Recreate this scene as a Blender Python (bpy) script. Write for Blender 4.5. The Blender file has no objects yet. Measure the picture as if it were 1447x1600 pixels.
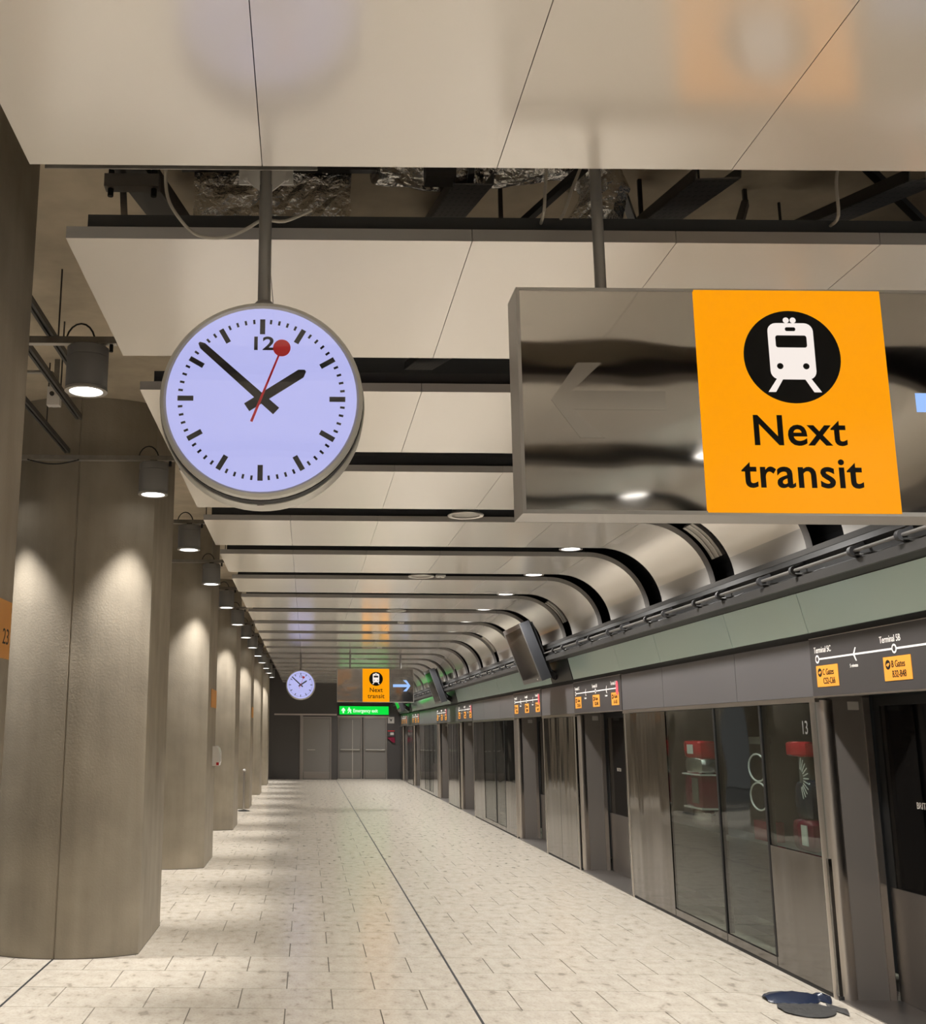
import bpy, math, random
from mathutils import Vector, Matrix

random.seed(7)
SC = bpy.context.scene
COL = SC.collection

# ------------------------------------------------------------------ camera
IW, IH = 1447, 1600
FPX, PX, PY = 1750.0, 483.0, 770.0          # focal length and principal point in pixels (the photo is an off-centre crop)
PITCH = math.atan((1144.0 - PY) / FPX)
ROLL = 0.008
cam_data = bpy.data.cameras.new('camera')
cam_data.sensor_fit = 'VERTICAL'
cam_data.sensor_height = 32.0
cam_data.lens = FPX / IH * 32.0
cam_data.shift_x = (IW / 2 - PX) / IH
cam_data.shift_y = (PY - IH / 2) / IH
cam_data.clip_start = 0.05
cam = bpy.data.objects.new('camera', cam_data)
COL.objects.link(cam)
cam.matrix_world = Matrix.Translation((0, 0, 1.8)) @ Matrix.Rotation(math.pi / 2 + PITCH, 4, 'X') @ Matrix.Rotation(ROLL, 4, 'Z')
SC.camera = cam

# ------------------------------------------------------------------ world, light levels, exposure
world = bpy.data.worlds.new('world')
SC.world = world
world.use_nodes = True
world.node_tree.nodes['Background'].inputs[0].default_value = (0.95, 0.92, 0.88, 1)
world.node_tree.nodes['Background'].inputs[1].default_value = 0.20
COLUMN_LAMP_WATTS = 520.0
STRIP_LAMP_WATTS = 395.0
WARM = (1.0, 0.965, 0.92)
COOL = (1.0, 0.97, 0.93)
SC.view_settings.view_transform = 'Standard'
SC.view_settings.look = 'None'
SC.view_settings.exposure = 0.0
SC.view_settings.gamma = 1.0
SC.view_settings.use_curve_mapping = False
SC.cycles.max_bounces = 8
SC.cycles.diffuse_bounces = 5
SC.cycles.glossy_bounces = 5
SC.cycles.transparent_max_bounces = 10
SC.cycles.caustics_reflective = False
SC.cycles.caustics_refractive = False
SC.cycles.sample_clamp_indirect = 4.0
SC.cycles.use_denoising = True
SC.cycles.use_adaptive_sampling = True
SC.cycles.adaptive_threshold = 0.03


# ------------------------------------------------------------------ material helpers
def srgb(r, g, b):
    f = lambda c: (c / 255 / 12.92) if c / 255 <= 0.04045 else ((c / 255 + 0.055) / 1.055) ** 2.4
    return (f(r), f(g), f(b), 1.0)


def new_mat(name):
    m = bpy.data.materials.new(name)
    m.use_nodes = True
    nt = m.node_tree
    return m, nt, nt.nodes['Principled BSDF']


def N(nt, t, **kw):
    n = nt.nodes.new(t)
    for k, v in kw.items():
        if k in n.inputs:
            n.inputs[k].default_value = v
        else:
            setattr(n, k, v)
    return n


def plain(name, col, rough=0.5, metal=0.0, spec=0.5, coat=0.0, noise=0.0, nscale=(6, 6, 6), bump=0.0, bscale=60.0, obj=False):
    m, nt, b = new_mat(name)
    b.inputs['Roughness'].default_value = rough
    b.inputs['Metallic'].default_value = metal
    b.inputs['Specular IOR Level'].default_value = spec
    b.inputs['Coat Weight'].default_value = coat
    b.inputs['Base Color'].default_value = col
    geo = N(nt, 'ShaderNodeNewGeometry')
    if noise:
        mp = N(nt, 'ShaderNodeMapping')
        mp.inputs['Scale'].default_value = nscale
        nt.links.new(geo.outputs['Position'], mp.inputs['Vector'])
        nz = N(nt, 'ShaderNodeTexNoise', Scale=1.0, Detail=4.0, Roughness=0.6)
        nt.links.new(mp.outputs[0], nz.inputs['Vector'])
        mr = N(nt, 'ShaderNodeMapRange')
        mr.inputs[1].default_value = 0.25
        mr.inputs[2].default_value = 0.75
        mr.inputs[3].default_value = 1 - noise
        mr.inputs[4].default_value = 1 + noise
        nt.links.new(nz.outputs[0], mr.inputs[0])
        mx = N(nt, 'ShaderNodeMix', data_type='RGBA', blend_type='MULTIPLY')
        mx.inputs[0].default_value = 1.0
        mx.inputs[6].default_value = col
        nt.links.new(mr.outputs[0], mx.inputs[7])
        nt.links.new(mx.outputs[2], b.inputs['Base Color'])
    if bump:
        nz2 = N(nt, 'ShaderNodeTexNoise', Scale=bscale, Detail=3.0)
        nt.links.new(geo.outputs['Position'], nz2.inputs['Vector'])
        bp = N(nt, 'ShaderNodeBump', Strength=bump, Distance=0.02)
        nt.links.new(nz2.outputs[0], bp.inputs['Height'])
        nt.links.new(bp.outputs[0], b.inputs['Normal'])
    return m


def glow(name, col, strength=1.0, base=None, rough=0.3):
    m, nt, b = new_mat(name)
    b.inputs['Base Color'].default_value = base or (0.02, 0.02, 0.02, 1)
    b.inputs['Roughness'].default_value = rough
    b.inputs['Specular IOR Level'].default_value = 0.25
    b.inputs['Emission Color'].default_value = col
    b.inputs['Emission Strength'].default_value = strength
    return m


def concrete_mat():
    m, nt, b = new_mat('column_concrete')
    geo = N(nt, 'ShaderNodeNewGeometry')
    mp = N(nt, 'ShaderNodeMapping')
    mp.inputs['Scale'].default_value = (5, 5, 0.4)
    nt.links.new(geo.outputs['Position'], mp.inputs['Vector'])
    streak = N(nt, 'ShaderNodeTexNoise', Scale=1.0, Detail=5.0, Roughness=0.55)
    nt.links.new(mp.outputs[0], streak.inputs['Vector'])
    blot = N(nt, 'ShaderNodeTexNoise', Scale=2.2, Detail=4.0)
    nt.links.new(geo.outputs['Position'], blot.inputs['Vector'])
    fine = N(nt, 'ShaderNodeTexNoise', Scale=60.0, Detail=2.0)
    nt.links.new(geo.outputs['Position'], fine.inputs['Vector'])
    r1 = N(nt, 'ShaderNodeValToRGB')
    r1.color_ramp.elements[0].position = 0.3
    r1.color_ramp.elements[0].color = (0.25, 0.215, 0.165, 1)
    r1.color_ramp.elements[1].position = 0.72
    r1.color_ramp.elements[1].color = (0.315, 0.275, 0.215, 1)
    nt.links.new(streak.outputs[0], r1.inputs[0])
    mr = N(nt, 'ShaderNodeMapRange')
    for i, v in zip(range(1, 5), (0.3, 0.7, 0.82, 1.1)):
        mr.inputs[i].default_value = v
    nt.links.new(blot.outputs[0], mr.inputs[0])
    mx = N(nt, 'ShaderNodeMix', data_type='RGBA', blend_type='MULTIPLY')
    mx.inputs[0].default_value = 1.0
    nt.links.new(r1.outputs[0], mx.inputs[6])
    nt.links.new(mr.outputs[0], mx.inputs[7])
    nt.links.new(mx.outputs[2], b.inputs['Base Color'])
    b.inputs['Roughness'].default_value = 0.62
    b.inputs['Specular IOR Level'].default_value = 0.3
    bp = N(nt, 'ShaderNodeBump', Strength=0.12, Distance=0.01)
    nt.links.new(fine.outputs[0], bp.inputs['Height'])
    nt.links.new(bp.outputs[0], b.inputs['Normal'])
    return m


def floor_mat():
    m, nt, b = new_mat('floor_stone')
    geo = N(nt, 'ShaderNodeNewGeometry')
    mp = N(nt, 'ShaderNodeMapping')
    mp.inputs['Scale'].default_value = (1.0, 0.55, 1)
    nt.links.new(geo.outputs['Position'], mp.inputs['Vector'])
    n1 = N(nt, 'ShaderNodeTexNoise', Scale=11.0, Detail=2.0, Roughness=0.5)
    nt.links.new(mp.outputs[0], n1.inputs['Vector'])
    r = N(nt, 'ShaderNodeValToRGB')
    e = r.color_ramp.elements
    e[0].position = 0.29
    e[0].color = (0.40, 0.36, 0.30, 1)
    e[1].position = 0.37
    e[1].color = (0.58, 0.525, 0.44, 1)
    x = e.new(0.62)
    x.color = (0.66, 0.605, 0.52, 1)
    nt.links.new(n1.outputs[0], r.inputs[0])
    n2 = N(nt, 'ShaderNodeTexNoise', Scale=55.0, Detail=3.0)
    nt.links.new(mp.outputs[0], n2.inputs['Vector'])
    mr = N(nt, 'ShaderNodeMapRange')
    for i, v in zip(range(1, 5), (0.33, 0.5, 0.86, 1.0)):
        mr.inputs[i].default_value = v
    nt.links.new(n2.outputs[0], mr.inputs[0])
    mx = N(nt, 'ShaderNodeMix', data_type='RGBA', blend_type='MULTIPLY')
    mx.inputs[0].default_value = 1.0
    nt.links.new(r.outputs[0], mx.inputs[6])
    nt.links.new(mr.outputs[0], mx.inputs[7])
    nt.links.new(mx.outputs[2], b.inputs['Base Color'])
    b.inputs['Roughness'].default_value = 0.2
    b.inputs['Specular IOR Level'].default_value = 0.8
    b.inputs['Coat Weight'].default_value = 0.22
    b.inputs['Coat Roughness'].default_value = 0.2
    return m


def steel_mat(name, col, rough, warp, wscale=(1.2, 1.2, 0.5), streak=0.0):
    m, nt, b = new_mat(name)
    b.inputs['Base Color'].default_value = col
    b.inputs['Metallic'].default_value = 1.0
    b.inputs['Roughness'].default_value = rough
    geo = N(nt, 'ShaderNodeNewGeometry')
    mp = N(nt, 'ShaderNodeMapping')
    mp.inputs['Scale'].default_value = wscale
    nt.links.new(geo.outputs['Position'], mp.inputs['Vector'])
    nz = N(nt, 'ShaderNodeTexNoise', Scale=1.0, Detail=1.5)
    nt.links.new(mp.outputs[0], nz.inputs['Vector'])
    bp = N(nt, 'ShaderNodeBump', Strength=warp, Distance=0.1)
    nt.links.new(nz.outputs[0], bp.inputs['Height'])
    nt.links.new(bp.outputs[0], b.inputs['Normal'])
    return m


def glass_mat(name, tint, gloss=1.0, through=0.75, rough=0.02, warp=0.0):
    m = bpy.data.materials.new(name)
    m.use_nodes = True
    nt = m.node_tree
    nt.nodes.clear()
    out = N(nt, 'ShaderNodeOutputMaterial')
    tr = N(nt, 'ShaderNodeBsdfTransparent')
    tr.inputs[0].default_value = tuple(c * through for c in tint[:3]) + (1,)
    gl = N(nt, 'ShaderNodeBsdfGlossy')
    gl.inputs['Roughness'].default_value = rough
    gl.inputs['Color'].default_value = (gloss, gloss, gloss, 1)
    lw = N(nt, 'ShaderNodeLayerWeight')
    lw.inputs[0].default_value = 0.5
    pw = N(nt, 'ShaderNodeMath', operation='POWER')
    pw.inputs[1].default_value = 4.0
    nt.links.new(lw.outputs['Facing'], pw.inputs[0])
    ma = N(nt, 'ShaderNodeMath', operation='MULTIPLY_ADD')
    ma.inputs[1].default_value = 0.9
    ma.inputs[2].default_value = 0.04
    nt.links.new(pw.outputs[0], ma.inputs[0])
    mx = N(nt, 'ShaderNodeMixShader')
    nt.links.new(ma.outputs[0], mx.inputs[0])
    nt.links.new(tr.outputs[0], mx.inputs[1])
    nt.links.new(gl.outputs[0], mx.inputs[2])
    nt.links.new(mx.outputs[0], out.inputs[0])
    if warp:
        geo = N(nt, 'ShaderNodeNewGeometry')
        nz = N(nt, 'ShaderNodeTexNoise', Scale=1.3, Detail=1.0)
        nt.links.new(geo.outputs['Position'], nz.inputs['Vector'])
        bp = N(nt, 'ShaderNodeBump', Strength=warp, Distance=0.1)
        nt.links.new(nz.outputs[0], bp.inputs['Height'])
        nt.links.new(bp.outputs[0], gl.inputs['Normal'])
    return m


def perforated_mat():
    m, nt, b = new_mat('perforated_steel')
    geo = N(nt, 'ShaderNodeNewGeometry')
    vo = N(nt, 'ShaderNodeTexVoronoi', Scale=34.0, Randomness=0.0)
    nt.links.new(geo.outputs['Position'], vo.inputs['Vector'])
    r = N(nt, 'ShaderNodeValToRGB')
    r.color_ramp.interpolation = 'CONSTANT'
    r.color_ramp.elements[0].color = (0.004, 0.004, 0.004, 1)
    r.color_ramp.elements[1].position = 0.28
    r.color_ramp.elements[1].color = (0.09, 0.085, 0.08, 1)
    nt.links.new(vo.outputs['Distance'], r.inputs[0])
    nt.links.new(r.outputs[0], b.inputs['Base Color'])
    b.inputs['Roughness'].default_value = 0.5
    return m


M = {}
M['concrete'] = concrete_mat()
M['slab'] = plain('slab_concrete', (0.42, 0.355, 0.265, 1), 0.85, noise=0.28, nscale=(1.6, 1.6, 1.6), bump=0.15, bscale=9)
M['floor'] = floor_mat()
M['grout'] = plain('grout', (0.11, 0.095, 0.075, 1), 0.8)
M['panel'] = plain('ceiling_panel', (0.84, 0.795, 0.73, 1), 0.22, spec=0.9, coat=1.0)
M['panel'].node_tree.nodes['Principled BSDF'].inputs['Coat Roughness'].default_value = 0.17
M['panel'].node_tree.nodes['Principled BSDF'].inputs['Coat IOR'].default_value = 1.8
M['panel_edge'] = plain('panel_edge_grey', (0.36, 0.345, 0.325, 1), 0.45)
M['carrier'] = plain('carrier_rail', (0.05, 0.052, 0.054, 1), 0.55)
M['black'] = plain('matt_black', (0.010, 0.010, 0.011, 1), 0.7)
M['ink'] = plain('black_print', (0.006, 0.006, 0.006, 1), 0.6, spec=0.2)
M['white'] = plain('white_print', (0.82, 0.80, 0.77, 1), 0.5)
M['grey_paint'] = plain('grey_paint', (0.13, 0.12, 0.112, 1), 0.45)
M['gusset'] = plain('gusset_grey', (0.42, 0.41, 0.39, 1), 0.5)
M['rod'] = plain('hanger_grey', (0.24, 0.23, 0.22, 1), 0.4, metal=0.3)
M['lamp_body'] = plain('lamp_grey', (0.19, 0.182, 0.174, 1), 0.5)
M['lamp_rim'] = plain('lamp_rim', (0.5, 0.48, 0.45, 1), 0.3, metal=0.7)
M['lamp_lens'] = glow('lamp_lens', (1.0, 0.98, 0.95, 1), 6.0)
M['added_lamp_tube'] = glow('added_lamp_tube', (0.9, 0.97, 1.0, 1), 7.0)  # glow of the added lamps behind the fascia
M['galv'] = plain('galvanised_steel', (0.30, 0.285, 0.26, 1), 0.42, metal=0.8, noise=0.15, nscale=(14, 14, 14))
M['galv_dark'] = plain('dark_channel', (0.06, 0.058, 0.056, 1), 0.45, metal=0.5)
M['foil'] = plain('foil_wrap', (0.85, 0.83, 0.80, 1), 0.22, metal=1.0, bump=1.0, bscale=26)
M['perforated'] = perforated_mat()
M['cable'] = plain('pale_cable', (0.42, 0.39, 0.34, 1), 0.5)
M['black_cable'] = plain('black_cable', (0.012, 0.012, 0.012, 1), 0.5)
M['clock_rim'] = plain('clock_rim', (0.52, 0.51, 0.475, 1), 0.38, metal=0.35)
M['clock_face'] = glow('clock_face', srgb(186, 188, 243), 1.0, (0.03, 0.03, 0.03, 1), 0.25)
M['clock_mark'] = plain('clock_mark', (0.014, 0.014, 0.015, 1), 0.6)
M['red_hand'] = plain('red_hand', (0.85, 0.03, 0.045, 1), 0.5)
M['orange_lit'] = glow('orange_lit_panel', srgb(255, 160, 0), 1.0, (0.0, 0.0, 0.0, 1), 0.3)
M['white_lit'] = glow('white_lit_panel', (0.93, 0.84, 0.78, 1), 1.0)
M['arrow_lit'] = glow('arrow_lit', srgb(158, 196, 255), 1.0)
M['arrow_off'] = steel_mat('arrow_unlit', (0.52, 0.495, 0.465, 1), 0.18, 0.05, (1.5, 1.5, 2.5))
M['sign_gloss'] = steel_mat('sign_gloss', (0.47, 0.445, 0.415, 1), 0.05, 0.05, (1.5, 1.5, 2.5))
M['sign_frame'] = plain('sign_frame', (0.40, 0.385, 0.37, 1), 0.4, metal=0.4)
M['steel'] = steel_mat('polished_steel', (0.165, 0.158, 0.152, 1), 0.10, 0.16, (2.6, 2.6, 0.45))
M['satin'] = steel_mat('satin_steel', (0.33, 0.31, 0.295, 1), 0.34, 0.03)
M['trim_steel'] = steel_mat('trim_steel', (0.52, 0.48, 0.44, 1), 0.28, 0.03)
M['jamb'] = plain('jamb_grey', (0.22, 0.20, 0.185, 1), 0.32, metal=0.5)
M['fascia'] = plain('fascia_grey', (0.105, 0.10, 0.103, 1), 0.36, metal=0.2)
M['sign_dark'] = plain('route_sign_dark', (0.042, 0.038, 0.038, 1), 0.45)
M['green_glass'] = plain('pale_green_glass', (0.50, 0.635, 0.61, 1), 0.10, spec=0.9)
M['dark_panel'] = plain('dark_panel', (0.03, 0.031, 0.034, 1), 0.3)
M['rail'] = plain('rail_black', (0.009, 0.009, 0.009, 1), 0.6, spec=0.25)
M['rail_lip'] = plain('rail_lip', (0.022, 0.021, 0.02, 1), 0.5, spec=0.3)
M['tube'] = plain('grey_conduit', (0.085, 0.08, 0.076, 1), 0.4, metal=0.3)
M['clear_glass'] = glass_mat('screen_glass', (0.84, 0.90, 0.87, 1), 0.6, 0.9, 0.03, 0.06)
M['pane_clear'] = glass_mat('clock_glass', (1, 1, 1, 1), 1.0, 1.0, 0.02)
M['door_glass'] = glass_mat('door_glass', (0.35, 0.38, 0.42, 1), 0.45, 0.5, 0.03)
M['plate_orange'] = plain('orange_plate', srgb(222, 148, 52), 0.45)
M['col_orange'] = plain('column_sign_orange', srgb(205, 140, 55), 0.5)
M['marker_red'] = plain('marker_red', (0.75, 0.07, 0.10, 1), 0.5)
M['tunnel'] = plain('tunnel_dark', (0.035, 0.037, 0.036, 1), 0.8)
M['endwall'] = plain('end_wall_dark', (0.055, 0.05, 0.048, 1), 0.45)
M['enddoor'] = plain('end_door_grey', (0.20, 0.19, 0.18, 1), 0.35, metal=0.4)
M['exit_green'] = glow('exit_green', (0.0, 0.72, 0.045, 1), 1.0, (0, 0.1, 0.02, 1))
M['exit_white'] = glow('exit_white', (0.75, 1.0, 0.75, 1), 1.0)
M['screen_glass'] = plain('monitor_screen', (0.035, 0.03, 0.028, 1), 0.06, spec=0.9)
M['bezel'] = plain('bezel_grey', (0.07, 0.068, 0.066, 1), 0.3)
M['monitor_body'] = plain('monitor_body', (0.022, 0.023, 0.026, 1), 0.35)
M['red_gloss'] = plain('red_plastic', (0.55, 0.02, 0.03, 1), 0.18, bump=0.25, bscale=7)
M['maroon'] = plain('maroon_plastic', (0.20, 0.015, 0.04, 1), 0.2, bump=0.25, bscale=7)
M['silver_wrap'] = plain('silver_wrap', (0.6, 0.58, 0.57, 1), 0.25, metal=0.9, bump=0.5, bscale=12)
M['white_gloss'] = plain('white_gloss', (0.8, 0.78, 0.76, 1), 0.25)
M['dark_blue'] = plain('dark_blue_film', (0.012, 0.02, 0.045, 1), 0.22, bump=0.2, bscale=14)
M['grey_film'] = plain('grey_film', (0.06, 0.06, 0.06, 1), 0.3, bump=0.3, bscale=22)
M['sticker'] = plain('grey_sticker', (0.45, 0.43, 0.40, 1), 0.5)
M['frost'] = plain('frosted_lettering', (0.17, 0.17, 0.16, 1), 0.5)


# ------------------------------------------------------------------ mesh builder
class MB:
    def __init__(self):
        self.v, self.f, self.cuts = [], [], []

    def add(self, vs, fs):
        o = len(self.v)
        self.cuts.append((o, len(self.f)))
        self.v += [tuple(p) for p in vs]
        self.f += [tuple(i + o for i in q) for q in fs]
        return self

    def box(self, x0, x1, y0, y1, z0, z1):
        vs = [(x, y, z) for z in (z0, z1) for y in (y0, y1) for x in (x0, x1)]
        return self.add(vs, [(0, 2, 3, 1), (4, 5, 7, 6), (0, 1, 5, 4), (2, 6, 7, 3), (0, 4, 6, 2), (1, 3, 7, 5)])

    def prism(self, poly, axis, a, b):
        """polygon (list of 2-D points, counter-clockwise) extruded along axis from a to b"""
        def P(p, t):
            if axis == 'x':
                return (t, p[0], p[1])
            if axis == 'y':
                return (p[0], t, p[1])
            return (p[0], p[1], t)
        n = len(poly)
        vs = [P(p, a) for p in poly] + [P(p, b) for p in poly]
        fs = [tuple(range(n))[::-1], tuple(range(n, 2 * n))]
        for i in range(n):
            j = (i + 1) % n
            fs.append((i, j, j + n, i + n))
        return self.add(vs, fs)

    def cyl(self, p0, p1, r0, r1=None, n=16, cap=True):
        r1 = r0 if r1 is None else r1
        p0, p1 = Vector(p0), Vector(p1)
        d = (p1 - p0).normalized()
        a = d.orthogonal().normalized()
        b = d.cross(a)
        vs = []
        for p, r in ((p0, r0), (p1, r1)):
            for i in range(n):
                t = 2 * math.pi * i / n
                vs.append(p + (a * math.cos(t) + b * math.sin(t)) * r)
        fs = [(i, (i + 1) % n, (i + 1) % n + n, i + n) for i in range(n)]
        if cap:
            fs += [tuple(range(n))[::-1], tuple(range(n, 2 * n))]
        return self.add(vs, fs)

    def lathe(self, c, axis, prof, n=48, close=False):
        """profile list of (radius, offset along axis) round centre c"""
        c = Vector(c)
        ax = Vector(axis).normalized()
        a = ax.orthogonal().normalized()
        b = ax.cross(a)
        vs, fs = [], []
        for r, h in prof:
            for i in range(n):
                t = 2 * math.pi * i / n
                vs.append(c + ax * h + (a * math.cos(t) + b * math.sin(t)) * r)
        m = len(prof)
        for k in range(m - 1 if not close else m):
            k2 = (k + 1) % m
            for i in range(n):
                j = (i + 1) % n
                fs.append((k * n + i, k * n + j, k2 * n + j, k2 * n + i))
        if not close:
            if prof[0][0] > 1e-6:
                fs.append(tuple(range(n))[::-1])
            if prof[-1][0] > 1e-6:
                fs.append(tuple((m - 1) * n + i for i in range(n)))
        return self.add(vs, fs)

    def tube(self, pts, r, n=8):
        pts = [Vector(p) for p in pts]
        vs, fs = [], []
        ref = None
        for k, p in enumerate(pts):
            d = (pts[min(k + 1, len(pts) - 1)] - pts[max(k - 1, 0)]).normalized()
            if ref is None:
                ref = d.orthogonal().normalized()
            a = (ref - d * ref.dot(d)).normalized()
            ref = a
            b = d.cross(a)
            for i in range(n):
                t = 2 * math.pi * i / n
                vs.append(p + (a * math.cos(t) + b * math.sin(t)) * r)
        for k in range(len(pts) - 1):
            for i in range(n):
                j = (i + 1) % n
                fs.append((k * n + i, k * n + j, (k + 1) * n + j, (k + 1) * n + i))
        fs += [tuple(range(n))[::-1], tuple((len(pts) - 1) * n + i for i in range(n))]
        return self.add(vs, fs)

    def obox(self, c, ux, uy, uz, sx, sy, sz):
        """box centred at c with half-sizes along given unit axes"""
        c, ux, uy, uz = Vector(c), Vector(ux).normalized(), Vector(uy).normalized(), Vector(uz).normalized()
        vs = [c + ux * x * sx + uy * y * sy + uz * z * sz for z in (-1, 1) for y in (-1, 1) for x in (-1, 1)]
        return self.add(vs, [(0, 2, 3, 1), (4, 5, 7, 6), (0, 1, 5, 4), (2, 6, 7, 3), (0, 4, 6, 2), (1, 3, 7, 5)])

    def bar(self, p0, p1, w, h, up=(0, 0, 1)):
        p0, p1 = Vector(p0), Vector(p1)
        d = (p1 - p0)
        u = Vector(up)
        s = d.cross(u).normalized()
        u2 = s.cross(d).normalized()
        return self.obox((p0 + p1) / 2, d, s, u2, d.length / 2, w / 2, h / 2)

    def mesh(self, name, smooth=False):
        me = bpy.data.meshes.new(name)
        me.from_pydata(self.v, [], self.f)
        import bmesh
        bm = bmesh.new()
        bm.from_mesh(me)
        bmesh.ops.recalc_face_normals(bm, faces=bm.faces)
        bm.to_mesh(me)
        bm.free()
        if smooth:
            me.shade_smooth()
            me.set_sharp_from_angle(angle=math.radians(35))
        me.update()
        return me


CACHE = {}


def part(name, mb, mat, parent=None, key=None, smooth=False, loc=(0, 0, 0), edge=None):
    """one mesh object; mb may be an MB or a function returning one (used once when key is given)"""
    if key is not None and key in CACHE:
        me = CACHE[key]
    else:
        if callable(mb):
            mb = mb()
        me = mb if isinstance(mb, bpy.types.Mesh) else mb.mesh(name, smooth)
        me.materials.clear()
        me.materials.append(M[mat])
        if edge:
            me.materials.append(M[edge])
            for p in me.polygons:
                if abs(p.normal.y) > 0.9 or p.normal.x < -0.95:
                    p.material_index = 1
        if key is not None:
            CACHE[key] = me
    o = bpy.data.objects.new(name, me)
    COL.objects.link(o)
    o.location = loc
    if parent is not None:
        o.parent = parent
    return o


def pieces(name, mb, mat, parent=None, key=None, smooth=False):
    """every shape added to mb becomes a part of its own"""
    if callable(mb):
        mb = mb()
    ends = mb.cuts[1:] + [(len(mb.v), len(mb.f))]
    for i, ((v0, f0), (v1, f1)) in enumerate(zip(mb.cuts, ends)):
        m = MB()
        m.add(mb.v[v0:v1], [tuple(q - v0 for q in f) for f in mb.f[f0:f1]])
        part(name, m, mat, parent, key=None if key is None else (key, i), smooth=smooth)


def empty(name, loc=(0, 0, 0), parent=None):
    o = bpy.data.objects.new(name, None)
    o.empty_display_size = 0.1
    COL.objects.link(o)
    o.location = loc
    if parent is not None:
        o.parent = parent
    return o


def tag(o, label, cat, group=None):
    o['label'] = label
    o['category'] = cat
    if group:
        o['group'] = group
    return o


def struct(o, label=None):
    o['kind'] = 'structure'
    if label:
        o['label'] = label
    return o


def text_mesh(body, size, align='CENTER', offset=0.0, extrude=0.001, sx=1.0, spacing=1.0, line=1.0):
    cu = bpy.data.curves.new('lettering', 'FONT')
    cu.body = body
    cu.size = size
    cu.align_x = align
    cu.align_y = 'BOTTOM_BASELINE'
    cu.offset = offset
    cu.extrude = extrude
    cu.space_character = spacing
    cu.space_line = line
    cu.resolution_u = 4
    tmp = bpy.data.objects.new('lettering', cu)
    COL.objects.link(tmp)
    bpy.context.view_layer.update()
    dg = bpy.context.evaluated_depsgraph_get()
    me = bpy.data.meshes.new_from_object(tmp.evaluated_get(dg))
    bpy.data.objects.remove(tmp)
    bpy.data.curves.remove(cu)
    if sx != 1.0:
        me.transform(Matrix.Diagonal((sx, 1, 1, 1)))
    return me


FACE = {
    '-y': Matrix(((1, 0, 0), (0, 0, -1), (0, 1, 0))),   # reads from the camera side
    '+y': Matrix(((-1, 0, 0), (0, 0, 1), (0, 1, 0))),
    '-x': Matrix(((0, 0, -1), (-1, 0, 0), (0, 1, 0))),
    '+x': Matrix(((0, 0, 1), (1, 0, 0), (0, 1, 0))),
}


def lettering(body, size, pos, face, mat, parent, align='CENTER', offset=0.0, sx=1.0, spacing=1.0, name='lettering', key=None):
    if key is not None and key in CACHE:
        me = CACHE[key]
    else:
        me = text_mesh(body, size, align, offset, 0.0008, sx, spacing)
        me.transform(FACE[face].to_4x4())
        me.materials.clear()
        me.materials.append(M[mat])
        if key is not None:
            CACHE[key] = me
    o = bpy.data.objects.new(name, me)
    COL.objects.link(o)
    o.location = pos
    if parent is not None:
        o.parent = parent
    return o


def flat(poly, face, pos, thick=0.0015):
    """flat polygon print (2-D points) lying on a face, as a thin solid; returns MB in local coords"""
    R = FACE[face]
    mb = MB()
    n = len(poly)
    vs = [R @ Vector((x, y, 0)) + Vector(pos) for x, y in poly] + [R @ Vector((x, y, thick)) + Vector(pos) for x, y in poly]
    fs = [tuple(range(n))[::-1], tuple(range(n, 2 * n))] + [(i, (i + 1) % n, (i + 1) % n + n, i + n) for i in range(n)]
    return mb.add(vs, fs)


def rrect(cx, cy, w, h, r, n=5):
    pts = []
    for (sx, sy, a0) in ((1, 1, 0), (-1, 1, 90), (-1, -1, 180), (1, -1, 270)):
        for i in range(n + 1):
            a = math.radians(a0 + 90 * i / n)
            pts.append((cx + sx * (w / 2 - r) + r * math.cos(a), cy + sy * (h / 2 - r) + r * math.sin(a)))
    return pts


def disc(cx, cy, r, n=48):
    return [(cx + r * math.cos(2 * math.pi * i / n), cy + r * math.sin(2 * math.pi * i / n)) for i in range(n)]


ORD = ['first', 'second', 'third', 'fourth', 'fifth', 'sixth', 'seventh', 'eighth', 'ninth', 'tenth', 'eleventh', 'twelfth',
       'thirteenth', 'fourteenth', 'fifteenth', 'sixteenth', 'seventeenth', 'eighteenth', 'nineteenth', 'twentieth',
       'twenty-first', 'twenty-second', 'twenty-third', 'twenty-fourth', 'twenty-fifth']

# ================================================================== SETTING
YB, YE = -13.0, 46.0          # back opening and end wall
XW = 3.72                     # face of the platform screen wall
CEIL = 3.70                   # underside of the ceiling strips
SLAB = 4.70

# ---- floor: recessed bed, single tiles, far field of tiles
TW, TD = 0.632, 0.5895
floor = struct(part('floor', MB().box(-8.0, 4.6, YB, YE + 0.3, -0.12, -0.004), 'grout'))


def tile_mb():
    g = 0.0030
    x0, x1, y0, y1 = g, TW - g, g, TD - g
    b = 0.0012
    vs = [(x0, y0, -0.006), (x1, y0, -0.006), (x1, y1, -0.006), (x0, y1, -0.006),
          (x0 + b, y0 + b, 0), (x1 - b, y0 + b, 0), (x1 - b, y1 - b, 0), (x0 + b, y1 - b, 0)]
    return MB().add(vs, [(4, 5, 6, 7), (0, 1, 5, 4), (1, 2, 6, 5), (2, 3, 7, 6), (3, 0, 4, 7)])


def long_joint(x):      # wider movement joints every five tiles
    return abs((x - 1.132) / (5 * TW) - round((x - 1.132) / (5 * TW))) * 5 * TW < 0.02


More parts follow.
